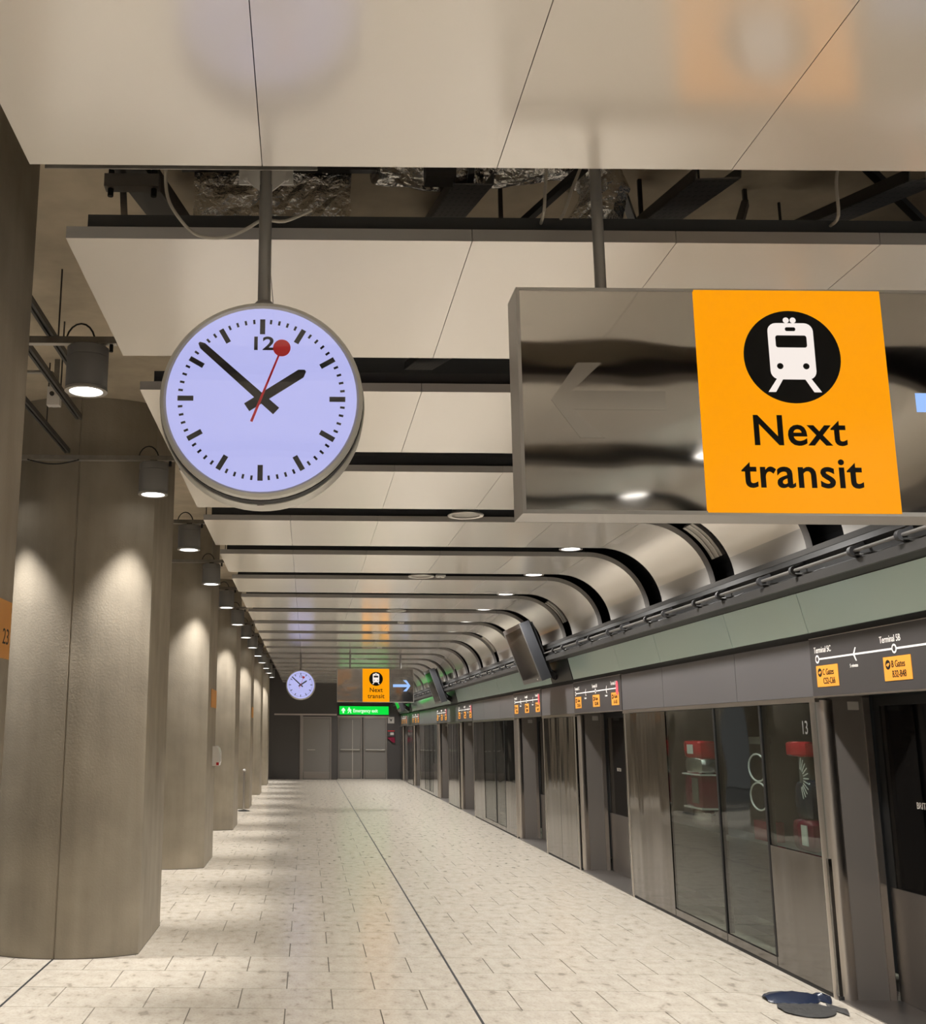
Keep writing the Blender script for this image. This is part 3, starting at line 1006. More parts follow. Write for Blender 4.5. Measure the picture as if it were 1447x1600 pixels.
# ================================================================== CLOCKS
def clock(y, label):
    r = empty('station_clock', (-0.168, y, 2.929))
    prof = [(0.331, 0.006), (0.338, 0.0), (0.350, 0.004), (0.353, 0.012), (0.353, 0.036), (0.346, 0.042), (0.331, 0.042)]
    part('front_rim', lambda: MB().lathe((0, 0, 0), (0, 1, 0), prof, 72, close=True), 'clock_rim', r, key='ck_rim', smooth=True)
    part('core', lambda: MB().lathe((0, 0.041, 0), (0, 1, 0), [(0.0, 0.0), (0.3555, 0.0), (0.3555, 0.052), (0.0, 0.052)], 64), 'black', r, key='ck_core')
    part('rear_rim', lambda: MB().lathe((0, 0, 0), (0, 1, 0), [(0.330, 0.094), (0.359, 0.092), (0.362, 0.098), (0.362, 0.192), (0.350, 0.206), (0.330, 0.200)], 72, close=True), 'clock_rim', r, key='ck_rear', smooth=True)
    part('rear_dial', lambda: MB().lathe((0, 0.10, 0), (0, 1, 0), [(0.0, 0.0), (0.332, 0.0), (0.332, 0.098), (0.0, 0.098)], 64), 'clock_face', r, key='ck_rd')
    dial = part('dial', lambda: MB().lathe((0, 0.010, 0), (0, 1, 0), [(0.0, 0.0), (0.332, 0.0), (0.332, 0.03), (0.0, 0.03)], 72), 'clock_face', r, key='ck_dial')

    def mark(a, r0, r1, w):
        ux = Vector((math.sin(a), 0, math.cos(a)))
        uz = Vector((math.cos(a), 0, -math.sin(a)))
        return MB().obox(ux * (r0 + r1) / 2 + Vector((0, 0.0095, 0)), ux, (0, 1, 0), uz, (r1 - r0) / 2, 0.0008, w / 2)
    for m in range(60):
        a = 2 * math.pi * m / 60
        if m % 5 == 0:
            part('hour_mark', lambda: mark(a, 0.236, 0.291, 0.0180), 'clock_mark', dial, key=('hm', m))
        else:
            part('minute_mark', lambda: mark(a, 0.2745, 0.2905, 0.0078), 'clock_mark', dial, key=('mm', m))
    lettering('12', 0.068, (0, 0.0092, 0.179), '-y', 'clock_mark', dial, offset=0.0014, sx=1.32, spacing=1.0, key='ck12')

    def hand(deg, poly, yy):
        a = math.radians(deg)
        c, s = math.cos(a), math.sin(a)
        # poly in (across, along); rotate clockwise by deg
        pts = [(x * c + l * s, -x * s + l * c) for x, l in poly]
        return flat(pts, '-y', (0, yy, 0), 0.003)
    part('hour_hand', lambda: hand(56.5, [(-0.0165, -0.060), (0.0165, -0.060), (0.0165, 0.164), (0.004, 0.182), (-0.004, 0.182), (-0.0165, 0.164)], 0.004), 'clock_mark', r, key='hh')
    part('minute_hand', lambda: hand(-47.9, [(-0.0155, -0.070), (0.0155, -0.070), (0.0125, 0.280), (0.004, 0.297), (-0.004, 0.297), (-0.0125, 0.280)], 0.000), 'clock_mark', r, key='mh')
    part('second_hand', lambda: hand(20.9, [(-0.0044, -0.092), (0.0044, -0.092), (0.0032, 0.170), (-0.0032, 0.170)], -0.004), 'red_hand', r, key='sh')
    a = math.radians(20.9)
    part('second_disc', lambda: flat(disc(0.193 * math.sin(a), 0.193 * math.cos(a), 0.0305), '-y', (0, -0.005, 0), 0.003), 'red_hand', r, key='sd')
    part('hub', lambda: MB().cyl((0, 0.01, 0), (0, -0.003, 0), 0.006, n=12), 'clock_mark', r, key='hub')
    part('cover_glass', lambda: MB().lathe((0, 0, 0), (0, 1, 0), [(0.0, -0.011), (0.332, -0.009), (0.332, -0.0085), (0.0, -0.0105)], 64), 'pane_clear', r, key='ck_lip', smooth=True)
    part('stem', lambda: MB().cyl((0, 0.095, 0.34), (0, 0.095, SLAB - 2.929), 0.0235, n=24), 'rod', r, key='ck_stem', smooth=True)
    part('collar', lambda: MB().lathe((0, 0.095, 0.361), (0, 0, 1), [(0.024, 0.0), (0.042, 0.0), (0.042, 0.012), (0.030, 0.026), (0.024, 0.030)], 24, close=True), 'rod', r, key='ck_collar', smooth=True)
    part('latch', lambda: MB().box(-0.012, 0.012, 0.09, 0.11, -0.362, -0.352), 'lamp_rim', r, key='ck_latch')

    def gusset():
        mb = MB()
        dz = 0.03
        mb.prism([(0.02, 0.80), (0.10, 0.80), (0.10, 0.872), (0.02, 0.872)], 'y', 0.062, 0.070)
        mb.prism([(-0.10, 0.80), (-0.02, 0.80), (-0.02, 0.872), (-0.10, 0.872)], 'y', 0.062, 0.070)
        mb.prism([(0.023, 0.77), (0.075, 0.815), (0.075, 0.86), (0.023, 0.86)], 'y', 0.054, 0.062)
        mb.prism([(-0.075, 0.815), (-0.023, 0.77), (-0.023, 0.86), (-0.075, 0.86)], 'y', 0.054, 0.062)
        mb.cyl((0.075, 0.050, 0.818), (0.075, 0.062, 0.818), 0.010, n=10).cyl((-0.075, 0.050, 0.818), (-0.075, 0.062, 0.818), 0.010, n=10)
        mb.v = [(x, y + 0.02, z + 0.045) for x, y, z in mb.v]
        return mb
    pieces('gusset_plate', gusset, 'gusset', r, key='ck_gusset')
    tag(r, label, 'clock', 'double-sided station clocks')


clock(3.72, 'large lit double-sided round clock with red second hand, nearest the camera')
clock(27.72, 'small distant lit round clock hanging beside the far orange sign')

# ================================================================== NEXT TRANSIT SIGNS
def transit_sign(y, label):
    r = empty('transit_sign', (0.72, y, 2.525))
    Wd, Ht, D = 1.87, 0.81, 0.155
    part('case', lambda: MB().box(0.006, Wd - 0.006, 0.012, D, 0.006, Ht - 0.006), 'sign_frame', r, key='ts_case')

    def frame():
        mb = MB()
        for x0, x1, z0, z1 in ((0, Wd, 0, 0.014), (0, Wd, Ht - 0.010, Ht), (0, 0.012, 0.014, Ht - 0.010), (Wd - 0.012, Wd, 0.014, Ht - 0.010)):
            mb.box(x0, x1, -0.004, D, z0, z1)
        return mb
    part('frame', frame, 'sign_frame', r, key='ts_frame')
    ox0, ox1 = 1.343 - 0.72, 1.995 - 0.72
    part('gloss_panel', lambda: MB().box(0.012, ox0 - 0.002, 0.0, 0.012, 0.014, Ht - 0.010), 'sign_gloss', r, key='ts_gl')
    part('gloss_panel', lambda: MB().box(ox1 + 0.002, Wd - 0.012, 0.0, 0.012, 0.014, Ht - 0.010), 'sign_gloss', r, key='ts_gr')
    lit = part('lit_panel', lambda: MB().box(ox0, ox1, -0.006, 0.012, 0.008, Ht - 0.006), 'orange_lit', r, key='ts_lit')
    cx, cz, yy = 1.670 - 0.72, 3.085 - 2.525, -0.0062
    part('roundel', lambda: flat(disc(cx, cz, 0.168, 64), '-y', (0, yy, 0), 0.0008), 'ink', lit, key='ts_ro')

    def train():
        mb = flat(rrect(cx, cz + 0.02, 0.158, 0.205, 0.03), '-y', (0, yy - 0.001, 0), 0.0008)
        for sx in (-1, 1):
            for q in (disc(cx + sx * 0.012, cz + 0.133, 0.0105, 20), [(cx + sx * 0.036, cz - 0.078), (cx + sx * 0.058, cz - 0.078), (cx + sx * 0.092, cz - 0.128), (cx + sx * 0.066, cz - 0.128)][::sx]):
                f = flat(q, '-y', (0, yy - 0.001, 0), 0.0008)
                mb.add(f.v, f.f)
        return mb
    pieces('train_symbol', train, 'white_lit', lit, key='ts_train')

    def windows():
        mb = flat(rrect(cx, cz + 0.055, 0.108, 0.044, 0.008), '-y', (0, yy - 0.0022, 0), 0.0008)
        for q in (rrect(cx, cz + 0.100, 0.036, 0.014, 0.006), disc(cx - 0.045, cz - 0.035, 0.011, 20), disc(cx + 0.045, cz - 0.035, 0.011, 20)):
            f = flat(q, '-y', (0, yy - 0.0022, 0), 0.0008)
            mb.add(f.v, f.f)
        return mb
    pieces('train_window', windows, 'ink', lit, key='ts_win')
    lettering('Next', 0.150, (cx, yy - 0.001, 2.770 - 2.525), '-y', 'ink', lit, offset=0.0022, spacing=1.04, key='ts_next')
    lettering('transit', 0.150, (cx, yy - 0.001, 2.622 - 2.525), '-y', 'ink', lit, offset=0.0022, spacing=1.04, key='ts_transit')

    def arrow(x0, x1, zc, sgn):
        # arrow pointing in +x for sgn 1; x0 tail, x1 tip
        h, t, k = 0.135, 0.034, 0.16
        pts = [(x0, zc - t), (x1 - sgn * 0.075, zc - t), (x1 - sgn * (k + 0.02), zc - h), (x1 - sgn * (k - 0.065), zc - h), (x1, zc), (x1 - sgn * (k - 0.065), zc + h), (x1 - sgn * (k + 0.02), zc + h), (x1 - sgn * 0.075, zc + t), (x0, zc + t)]
        if sgn < 0:
            pts = pts[::-1]
        return flat(pts, '-y', (0, -0.0002, 0), 0.0006)
    rear = part('lit_panel', lambda: MB().box(ox0, ox1, D, D + 0.006, 0.008, Ht - 0.006), 'orange_lit', r, key='ts_rear')
    part('roundel', lambda: flat(disc(-cx, cz, 0.168, 64), '+y', (0, D + 0.0062, 0), 0.0008), 'ink', rear, key='ts_rro')
    lettering('Next', 0.150, (cx, D + 0.0072, 2.770 - 2.525), '+y', 'ink', rear, offset=0.0022, spacing=1.04, key='ts_rnext')
    lettering('transit', 0.150, (cx, D + 0.0072, 2.622 - 2.525), '+y', 'ink', rear, offset=0.0022, spacing=1.04, key='ts_rtransit')
    part('lit_arrow', lambda: arrow(2.085 - 0.72, 2.51 - 0.72, 0.40, 1), 'arrow_lit', r, key='ts_al')
    part('unlit_arrow', lambda: arrow(1.225 - 0.72, 0.83 - 0.72, 0.40, -1), 'arrow_off', r, key='ts_au')
    for x in (1.042 - 0.72, 2.28 - 0.72):
        part('hanger_rod', lambda: MB().cyl((x, 0.08, Ht - 0.01), (x, 0.08, SLAB - 2.525), 0.0205, n=20), 'rod', r, key=('ts_rod', x), smooth=True)
    tag(r, label, 'sign', 'hanging Next transit signs')


transit_sign(3.70, 'large hanging orange Next transit sign with dark glossy ends, nearest the camera')
transit_sign(27.70, 'small distant orange Next transit sign with lit blue arrow')

# ================================================================== ROUTE MAPS ABOVE THE DOORS, DOORS
door_names = 0
for di, d in enumerate(door_starts):
    yr, yl = d, d + DOORW            # yl is the far (left in view) end
    # --- door leaves in the recess
    dr = struct(empty('door_%d' % (di + 1), (DOORX, d + DOORW / 2, 0)))
    part('header', lambda: MB().box(-0.40, 0.02, -1.2, 1.2, 2.10, 2.50), 'jamb', dr, key='d_head')
    for s in (-1, 1):
        lf = part('leaf', lambda: MB().box(0.0, 0.03, min(0.004 * s, 1.19 * s), max(0.004 * s, 1.19 * s), 0.76, 2.09), 'door_glass', dr, key=('d_leaf', s))
        part('kick_panel', lambda: MB().box(-0.004, 0.034, min(0.004 * s, 1.19 * s), max(0.004 * s, 1.19 * s), 0.01, 0.76), 'satin', lf, key=('d_kick', s))
        part('stile', lambda: MB().box(-0.006, 0.036, min(1.10 * s, 1.19 * s), max(1.10 * s, 1.19 * s), 0.76, 2.09), 'rail', lf, key=('d_stile', s))
        part('stile', lambda: MB().box(-0.006, 0.036, min(0.004 * s, 0.06 * s), max(0.004 * s, 0.06 * s), 0.76, 2.09), 'rail', lf, key=('d_stile2', s))
        part('top_rail', lambda: MB().box(-0.006, 0.036, min(0.06 * s, 1.10 * s), max(0.06 * s, 1.10 * s), 2.02, 2.09), 'rail', lf, key=('d_top', s))
        lettering('BRITISH', 0.062, (-0.004, (0.62 if s > 0 else -0.45), 1.325), '-x', 'white', lf, sx=0.95, key=('d_text', s))
    part('threshold', lambda: MB().box(-0.42, 0.05, -1.2, 1.2, 0.0, 0.008), 'satin', dr, key='d_thr')
    if d < 5:
        continue
    # --- sign
    r = empty('route_map_sign', (XW - 0.008, (yl + yr) / 2, 2.085))
    h = DOORW / 2
    part('board', lambda: MB().box(0.0, 0.05, -h, h, 0.0, 0.412), 'sign_dark', r, key='rm_board')
    pieces('edge', lambda: MB().box(-0.002, 0.05, -h, h, -0.012, 0.0).box(-0.002, 0.05, -h, h, 0.412, 0.418), 'trim_steel', r, key='rm_edge')
    stops = [h - 0.12, h - 1.21, h - 2.24]
    zl = 0.262
    part('route_line', lambda: MB().box(-0.002, 0.0, stops[2], stops[0], zl - 0.006, zl + 0.006), 'white', r, key='rm_line')
    names = ('Terminal 5C', 'Terminal 5B', 'Terminal 5A')
    gates = (('C Gates', 'C52-C66'), ('B Gates', 'B32-B48'), ('A Gates', 'A1-A23'))
    for i, sy in enumerate(stops):
        here = (i == 2)
        part('stop_ring', lambda: flat(disc(0, 0, 0.030, 28), '-x', (-0.002, sy, zl), 0.001), 'white', r, key=('rm_ring', i))
        part('stop_centre', lambda: flat(disc(0, 0, 0.018, 24), '-x', (-0.0032, sy, zl), 0.001), 'sign_dark', r, key=('rm_dot', i))
        if here:
            part('here_marker', lambda: flat(rrect(0, 0, 0.10, 0.17, 0.045), '-x', (-0.0034, sy, zl), 0.001), 'marker_red', r, key='rm_here')
        tx = sy + 0.05 if i == 0 else (sy + 0.18 if i == 1 else sy + 0.30)
        lettering(names[i], 0.062, (-0.001, tx, zl + 0.045), '-x', 'white', r, align='LEFT', sx=0.86, offset=0.0, key=('rm_name', i))
        # gate plate
        p0 = sy + 0.03 if i == 0 else (sy + 0.15 if i == 1 else sy + 0.27)
        gp = part('gate_plate', lambda: MB().box(-0.003, 0.0, p0 - 0.335, p0, 0.063, 0.214), 'plate_orange', r, key=('rm_plate', i))
        part('gate_symbol', lambda: flat(disc(-(p0 - 0.055), 0.165, 0.031, 24), '-x', (-0.003, 0, 0), 0.001), 'ink', gp, key=('rm_sym', i))
        part('plane_symbol', lambda: flat([(-(p0 - 0.033), 0.160), (-(p0 - 0.050), 0.157), (-(p0 - 0.055), 0.150), (-(p0 - 0.078), 0.168), (-(p0 - 0.073), 0.176), (-(p0 - 0.045), 0.172)][::-1], '-x', (-0.0042, 0, 0), 0.0006), 'plate_orange', gp, key=('rm_pl', i))
        lettering(gates[i][0], 0.062, (-0.004, p0 - 0.098, 0.146), '-x', 'ink', gp, align='LEFT', sx=0.84, offset=0.0, key=('rm_g0', i))
        lettering(gates[i][1], 0.062, (-0.004, p0 - 0.100, 0.083), '-x', 'ink', gp, align='LEFT', sx=0.80, offset=0.0, key=('rm_g1', i))
    for i, (ay, mt) in enumerate(((h - 0.66, '5 minutes'), (h - 1.72, '5 minutes'))):
        part('direction_chevron', lambda: flat([(0.0, 0.0), (0.035, -0.045), (0.050, -0.045), (0.020, 0.0), (0.050, 0.045), (0.035, 0.045)], '-x', (-0.0012, ay, zl), 0.001), 'white', r, key=('rm_chev', i))
        lettering(mt, 0.034, (-0.001, ay, zl - 0.085), '-x', 'white', r, sx=0.85, key=('rm_min', i))
    tag(r, 'dark route map sign with orange gate plates, ' + ORD[di - 1] + ' from the camera above the platform doors', 'sign', 'route maps above the platform doors')

n13 = lettering('13', 0.14, (0.004, 8.56, 1.815), '-x', 'frost', wall_r, sx=0.85, name='bay_number')

# ================================================================== MONITORS
def monitor(y, label):
    r = empty('display_monitor', (3.20, y, 2.95))
    up = Vector((-0.30, 0, 0.81)).normalized()         # leans out over the platform
    out = Vector((-up.z, 0, up.x)).normalized()        # towards the platform, facing down
    c = Vector((0, 0.68, 0)) - out * 0.075
    part('body', lambda: MB().obox(c, (0, 1, 0), up, out, 0.68, 0.435, 0.072), 'monitor_body', r, key='mo_body')
    part('screen', lambda: MB().obox(c + out * 0.074, (0, 1, 0), up, out, 0.62, 0.37, 0.003), 'screen_glass', r, key='mo_screen')

    def bezel():
        mb = MB()
        for s in (-1, 1):
            mb.obox(c + out * 0.073 + up * s * 0.403, (0, 1, 0), up, out, 0.68, 0.032, 0.005)
            mb.obox(c + out * 0.073 + Vector((0, s * 0.65, 0)), (0, 1, 0), up, out, 0.03, 0.372, 0.005)
        return mb
    part('bezel', bezel, 'bezel', r, key='mo_bez')
    part('vent_hood', lambda: MB().obox(c - out * 0.10 + up * 0.02, (0, 1, 0), up, out, 0.60, 0.38, 0.03), 'black', r, key='mo_hood')
    part('bracket', lambda: MB().bar(c - out * 0.12, Vector((0.52, 0.55, -0.05)), 0.10, 0.12).bar(c - out * 0.12 - up * 0.25, Vector((0.48, 0.55, -0.32)), 0.10, 0.10), 'black', r, key='mo_br')
    part('indicator', lambda: MB().obox(c + out * 0.083 - up * 0.40 + Vector((0, -0.45, 0)), (0, 1, 0), up, out, 0.012, 0.008, 0.002), 'white', r, key='mo_ind')
    tag(r, label, 'monitor', 'tilted monitors above the platform doors')


monitor(16.2, 'nearest tilted black monitor mounted above the platform doors')
monitor(28.4, 'second tilted black monitor, right of the distant orange sign')
monitor(40.6, 'farthest tilted black monitor, near the end wall')

# ================================================================== END WALL SIGN AND SMALL THINGS
r = empty('exit_sign', (1.28, YE - 0.10, 2.50))
part('case', MB().box(0, 2.0, 0.0, 0.08, 0, 0.345), 'sign_dark', r)
lit = part('lit_face', MB().box(0.01, 1.99, -0.006, 0.0, 0.008, 0.337), 'exit_green', r)
part('up_arrow', flat([(0.14, 0.06), (0.20, 0.06), (0.20, 0.17), (0.245, 0.13), (0.245, 0.20), (0.17, 0.28), (0.095, 0.20), (0.095, 0.13), (0.14, 0.17)], '-y', (0, -0.006, 0)), 'exit_white', lit)
mbm = MB()
for q in (disc(0.40, 0.265, 0.028, 14), [(0.355, 0.23), (0.335, 0.15), (0.36, 0.14), (0.385, 0.20), (0.40, 0.155), (0.335, 0.06), (0.37, 0.06), (0.435, 0.145), (0.455, 0.06), (0.495, 0.06), (0.47, 0.17), (0.445, 0.205), (0.49, 0.16), (0.505, 0.18), (0.43, 0.24)][::-1]):
    f = flat(q, '-y', (0, -0.006, 0))
    mbm.add(f.v, f.f)
pieces('running_figure', mbm, 'exit_white', lit)
lettering('Emergency exit', 0.185, (0.56, -0.008, 0.10), '-y', 'exit_white', lit, align='LEFT', offset=0.004, sx=0.86)
tag(r, 'green lit Emergency exit sign above the grey fire doors', 'sign')

r = empty('notice_plate', (3.37, YE - 0.02, 2.17))
part('plate', MB().box(-0.13, 0.13, 0, 0.018, 0, 0.26), 'sticker', r)
part('symbol', flat([(-0.06, 0.20), (0.0, 0.06), (0.06, 0.20), (0.0, 0.15)][::1], '-y', (0, 0, 0)), 'ink', r)
tag(r, 'small square notice with dark symbol right of the fire doors', 'notice')
r = empty('call_point', (3.36, YE - 0.10, 1.42))
part('case', MB().box(-0.14, 0.14, 0.0, 0.098, 0.22, 0.44), 'sign_dark', r)
part('face', MB().box(-0.03, 0.11, -0.008, 0.0, 0.29, 0.39), 'sticker', r)
part('red_box', MB().prism([(-0.14, 0.18), (0.06, 0.0), (0.16, 0.0), (0.14, 0.20), (0.0, 0.21)], 'y', 0.0, 0.098), 'maroon', r)
part('cap', MB().box(-0.14, 0.14, -0.006, 0.098, 0.44, 0.47), 'red_gloss', r)
tag(r, 'red and black call point on the end wall beside the fire doors', 'call point')

# orange signs on the flat sides of the columns
def column_sign(yc, z0, z1, y0, y1, label, txt=None):
    r = empty('column_sign', (CX + CF + 0.001, yc, z0))
    part('plate', MB().box(0.0, 0.006, y0 - yc, y1 - yc, 0, z1 - z0), 'col_orange', r)
    if txt:
        lettering(txt, 0.10, (0.006, y1 - yc - 0.018, 0.065), '+x', 'ink', r, align='RIGHT', sx=1.15)
    tag(r, label, 'sign', 'orange signs on the columns')


column_sign(4.85, 2.115, 2.375, 4.5, 5.192, 'orange sign ending in 23 on the nearest concrete column', '23')
column_sign(16.78, 2.14, 2.40, 16.30, 17.20, 'plain orange plate on the flat side of the third concrete column')
column_sign(28.6, 2.14, 2.40, 28.2, 29.1, 'tiny orange plate on the flat side of the fifth concrete column')

r = empty('help_point', (CX + CF + 0.001, 16.95, 1.31))
part('hood', MB().prism([(0, 0), (0.09, 0.0), (0.105, 0.06), (0.105, 0.19), (0.085, 0.25), (0.05, 0.28), (0, 0.28)], 'y', -0.20, 0.20), 'white_gloss', r)
part('button', MB().box(0.06, 0.098, -0.205, -0.2, 0.01, 0.05), 'red_gloss', r)
part('face_plate', MB().box(0.105, 0.108, -0.15, 0.15, 0.07, 0.18), 'sticker', r)
tag(r, 'white hooded help point with red button on the third concrete column', 'help point')

r = empty('barrier_post', (-1.46, 26.95, 0))
part('pole', MB().cyl((0, 0, 0.02), (0, 0, 0.90), 0.022, n=14), 'trim_steel', r, smooth=True)
part('base', MB().lathe((0, 0, 0), (0, 0, 1), [(0.14, 0.0), (0.14, 0.012), (0.05, 0.03), (0.0, 0.03)], 24), 'rail', r, smooth=True)
part('knob', MB().lathe((0, 0, 0.90), (0, 0, 1), [(0.0, 0.05), (0.025, 0.042), (0.034, 0.02), (0.025, 0.0), (0.0, -0.004)], 16), 'white_gloss', r, smooth=True)
tag(r, 'slim barrier post with pale knob beside the far concrete columns', 'post')

# ================================================================== SERVICES IN THE FIRST CEILING GAP
def tagged(name, loc, label, cat, group=None):
    return tag(empty(name, loc), label, cat, group)


# foil-wrapped rectangular duct
r = tagged('foil_duct', (-0.18, 4.95, 4.12), 'silver foil-wrapped rectangular duct above the clock stem', 'duct')
mb = MB()
nx, nz = 14, 6
rng = random.Random(3)
for face in range(2):
    vs, fs = [], []
    for j in range(nz + 1):
        for i in range(nx + 1):
            x = -0.37 + 0.74 * i / nx
            jx = rng.uniform(-0.012, 0.012)
            jy = rng.uniform(-0.014, 0.014)
            if face == 0:
                vs.append((x + jx, 0.0 + jy, 0.38 * j / nz + rng.uniform(-0.008, 0.008)))
            else:
                vs.append((x + jx, 0.9 * j / nz, 0.0 + jy))
    for j in range(nz):
        for i in range(nx):
            a = j * (nx + 1) + i
            fs.append((a, a + 1, a + nx + 2, a + nx + 1))
    mb.add(vs, fs)
mb.box(-0.36, 0.36, 0.02, 0.9, 0.02, 0.38)
part('foil_skin', mb, 'foil', r)
part('tape_band', MB().box(-0.382, -0.355, -0.018, 0.9, -0.015, 0.39), 'foil', r)
part('hanger_rail', MB().box(-0.44, 0.50, -0.06, -0.02, 0.30, 0.34), 'galv_dark', r)
pieces('hanger_rod', MB().cyl((0.42, -0.04, 0.34), (0.42, -0.04, 0.58), 0.006, n=6).cyl((-0.42, -0.04, 0.34), (-0.42, -0.04, 0.58), 0.006, n=6), 'galv_dark', r)


def crumple_tube(pts, r, n=16, seed=1, amp=0.10):
    rng = random.Random(seed)
    mb = MB().tube(pts, r, n)
    P = [Vector(p) for p in pts]
    out = []
    for k, v in enumerate(mb.v):
        c = P[min(k // n, len(P) - 1)]
        out.append(tuple(c + (Vector(v) - c) * (1 + rng.uniform(-amp, amp))))
    mb.v = out
    return mb


r = tagged('flexible_duct', (0.3, 4.9, 4.44), 'crinkled foil flexible duct with an elbow beside the sign rod', 'duct')
part('run', crumple_tube([(0.0 + 0.06 * i, 0.05 * math.sin(i * 0.3), 0.01 * math.sin(i)) for i in range(17)], 0.085, 18, 5), 'foil', r)
part('elbow', crumple_tube([(0.95 + 0.15 * math.sin(a), 0.0, -0.16 + 0.16 * math.cos(a)) for a in [math.radians(-10 + 14 * i) for i in range(7)]] + [(1.06, 0.0, -0.22), (1.0, 0.03, -0.30), (0.93, 0.06, -0.40)], 0.11, 18, 9), 'foil', r)
part('strap', MB().lathe((0.45, 0.0, 0.0), (1, 0, 0), [(0.09, -0.015), (0.098, -0.015), (0.098, 0.015), (0.09, 0.015)], 20, close=True).cyl((0.45, 0, 0.09), (0.45, 0, 0.26), 0.005, n=6), 'galv_dark', r)

# perforated trays climbing through the void
for lab, p0, p1, w in (('perforated black cable tray left of the sign rod', (0.70, 4.45, 4.12), (0.70, 5.9, 4.56), 0.17),
                       ('perforated black cable tray right of the sign rod', (1.68, 4.25, 4.05), (1.80, 5.6, 4.44), 0.18),
                       ('perforated black cable tray at the right end of the first ceiling gap', (2.55, 4.25, 4.05), (2.62, 5.6, 4.44), 0.16),
                       ('perforated cable tray seen in the second ceiling gap', (0.78, 6.4, 4.02), (0.78, 7.7, 4.36), 0.20),
                       ('perforated cable tray seen in the third ceiling gap', (0.35, 8.3, 4.05), (0.35, 9.8, 4.35), 0.20)):
    r = tagged('cable_tray', p0, lab, 'cable tray', 'perforated cable trays in the ceiling void')
    d = Vector(p1) - Vector(p0)
    part('bed', MB().bar((0, 0, 0), d, w, 0.006), 'perforated', r)
    s = d.cross(Vector((0, 0, 1))).normalized()
    u = s.cross(d).normalized()
    pieces('side_flange', MB().bar(s * w / 2 + u * 0.025, d + s * w / 2 + u * 0.025, 0.005, 0.05).bar(-s * w / 2 + u * 0.025, d - s * w / 2 + u * 0.025, 0.005, 0.05), 'galv_dark', r)
    part('hanger_rod', MB().cyl(d * 0.4 + s * w * 0.4, (d.x * 0.4 + s.x * w * 0.4, d.y * 0.4, (4.43 if p0[1] > 6 else SLAB) - p0[2]), 0.006, n=6), 'galv_dark', r)

# clamped beam at the left of the first gap
r = tagged('hanging_beam', (-0.80, 4.55, 4.10), 'dark steel beam with a bolted cross clamp left of the foil duct', 'beam')
part('beam', MB().bar((-0.02, -0.1, 0.16), (0.10, 1.1, 0.34), 0.15, 0.10), 'galv_dark', r)
part('clamp_bar', MB().box(-0.11, 0.13, -0.03, 0.03, 0.035, 0.095), 'grey_paint', r)
pieces('clamp_bolt', MB().cyl((-0.085, 0, 0.0), (-0.085, 0, 0.6), 0.013, n=8).cyl((0.105, 0, 0.0), (0.105, 0, 0.6), 0.013, n=8), 'black', r)
part('drop_strap', MB().bar((-0.02, 0.06, -0.2), (-0.06, 0.06, 0.3), 0.03, 0.006, up=(0, 1, 0)), 'galv', r)

# cross rails and struts in the void
for i, (y, z, x0, x1) in enumerate(((6.02, 4.40, -0.75, 3.0), (5.75, 4.20, -0.70, 3.0))):
    r = tagged('void_rail', (x0, y, z), ('upper' if i == 0 else 'lower') + ' dark steel rail crossing the void behind the foil duct', 'rail', 'dark rails in the ceiling void')
    part('rail', MB().box(0, x1 - x0, -0.03, 0.03, 0, 0.06), 'galv_dark', r)
    pieces('drop_rod', MB().cyl((0.25, 0, 0.06), (0.25, 0, SLAB - z), 0.008, n=6).cyl((x1 - x0 - 0.4, 0, 0.06), (x1 - x0 - 0.4, 0, SLAB - z), 0.008, n=6), 'galv_dark', r)
for i, (p0, p1, lab) in enumerate((((1.25, 4.7, 4.34), (0.95, 5.2, 4.20), 'short dark slotted strut left of the sign rod'),
                                   ((1.45, 4.9, 4.42), (1.75, 5.5, 4.30), 'dark diagonal strut right of the flexible duct elbow'),
                                   ((2.45, 4.6, 4.34), (3.0, 5.0, 4.16), 'dark slotted strut crossing at the far right of the first gap'),
                                   ((2.0, 4.9, 4.10), (2.35, 5.6, 4.62), 'long dark diagonal brace at the right of the first gap'))):
    r = tagged('void_strut', p0, lab, 'strut', 'struts in the ceiling void')
    part('bar', MB().bar((0, 0, 0), Vector(p1) - Vector(p0), 0.035, 0.035), 'galv_dark', r)
    part('foot', MB().bar(Vector(p1) - Vector(p0), (p1[0] - p0[0], p1[1] - p0[1], SLAB - p0[2]), 0.02, 0.02, up=(0, 1, 0)), 'galv_dark', r)

r = tagged('void_blackout', (1.6, 6.3, 4.46), 'long matt black box added under the slab to darken the ceiling gaps', 'duct')  # added black box so the void behind the gaps looks unlit
part('duct', MB().box(-1.5, 1.4, 0, 20.5, 0, 0.2), 'black', r)
part('end_flange', MB().box(-1.53, 1.43, -0.03, 0.0, -0.03, 0.23), 'galv_dark', r)
r = tagged('switch_box', (0.55, 4.45, 4.13), 'dark grey box fixed under the duct beside the left perforated tray', 'box')
part('body', MB().box(-0.06, 0.07, -0.05, 0.05, 0.0, 0.12), 'galv_dark', r)
part('bracket', MB().box(-0.02, 0.02, -0.01, 0.01, 0.12, 0.57), 'black', r)

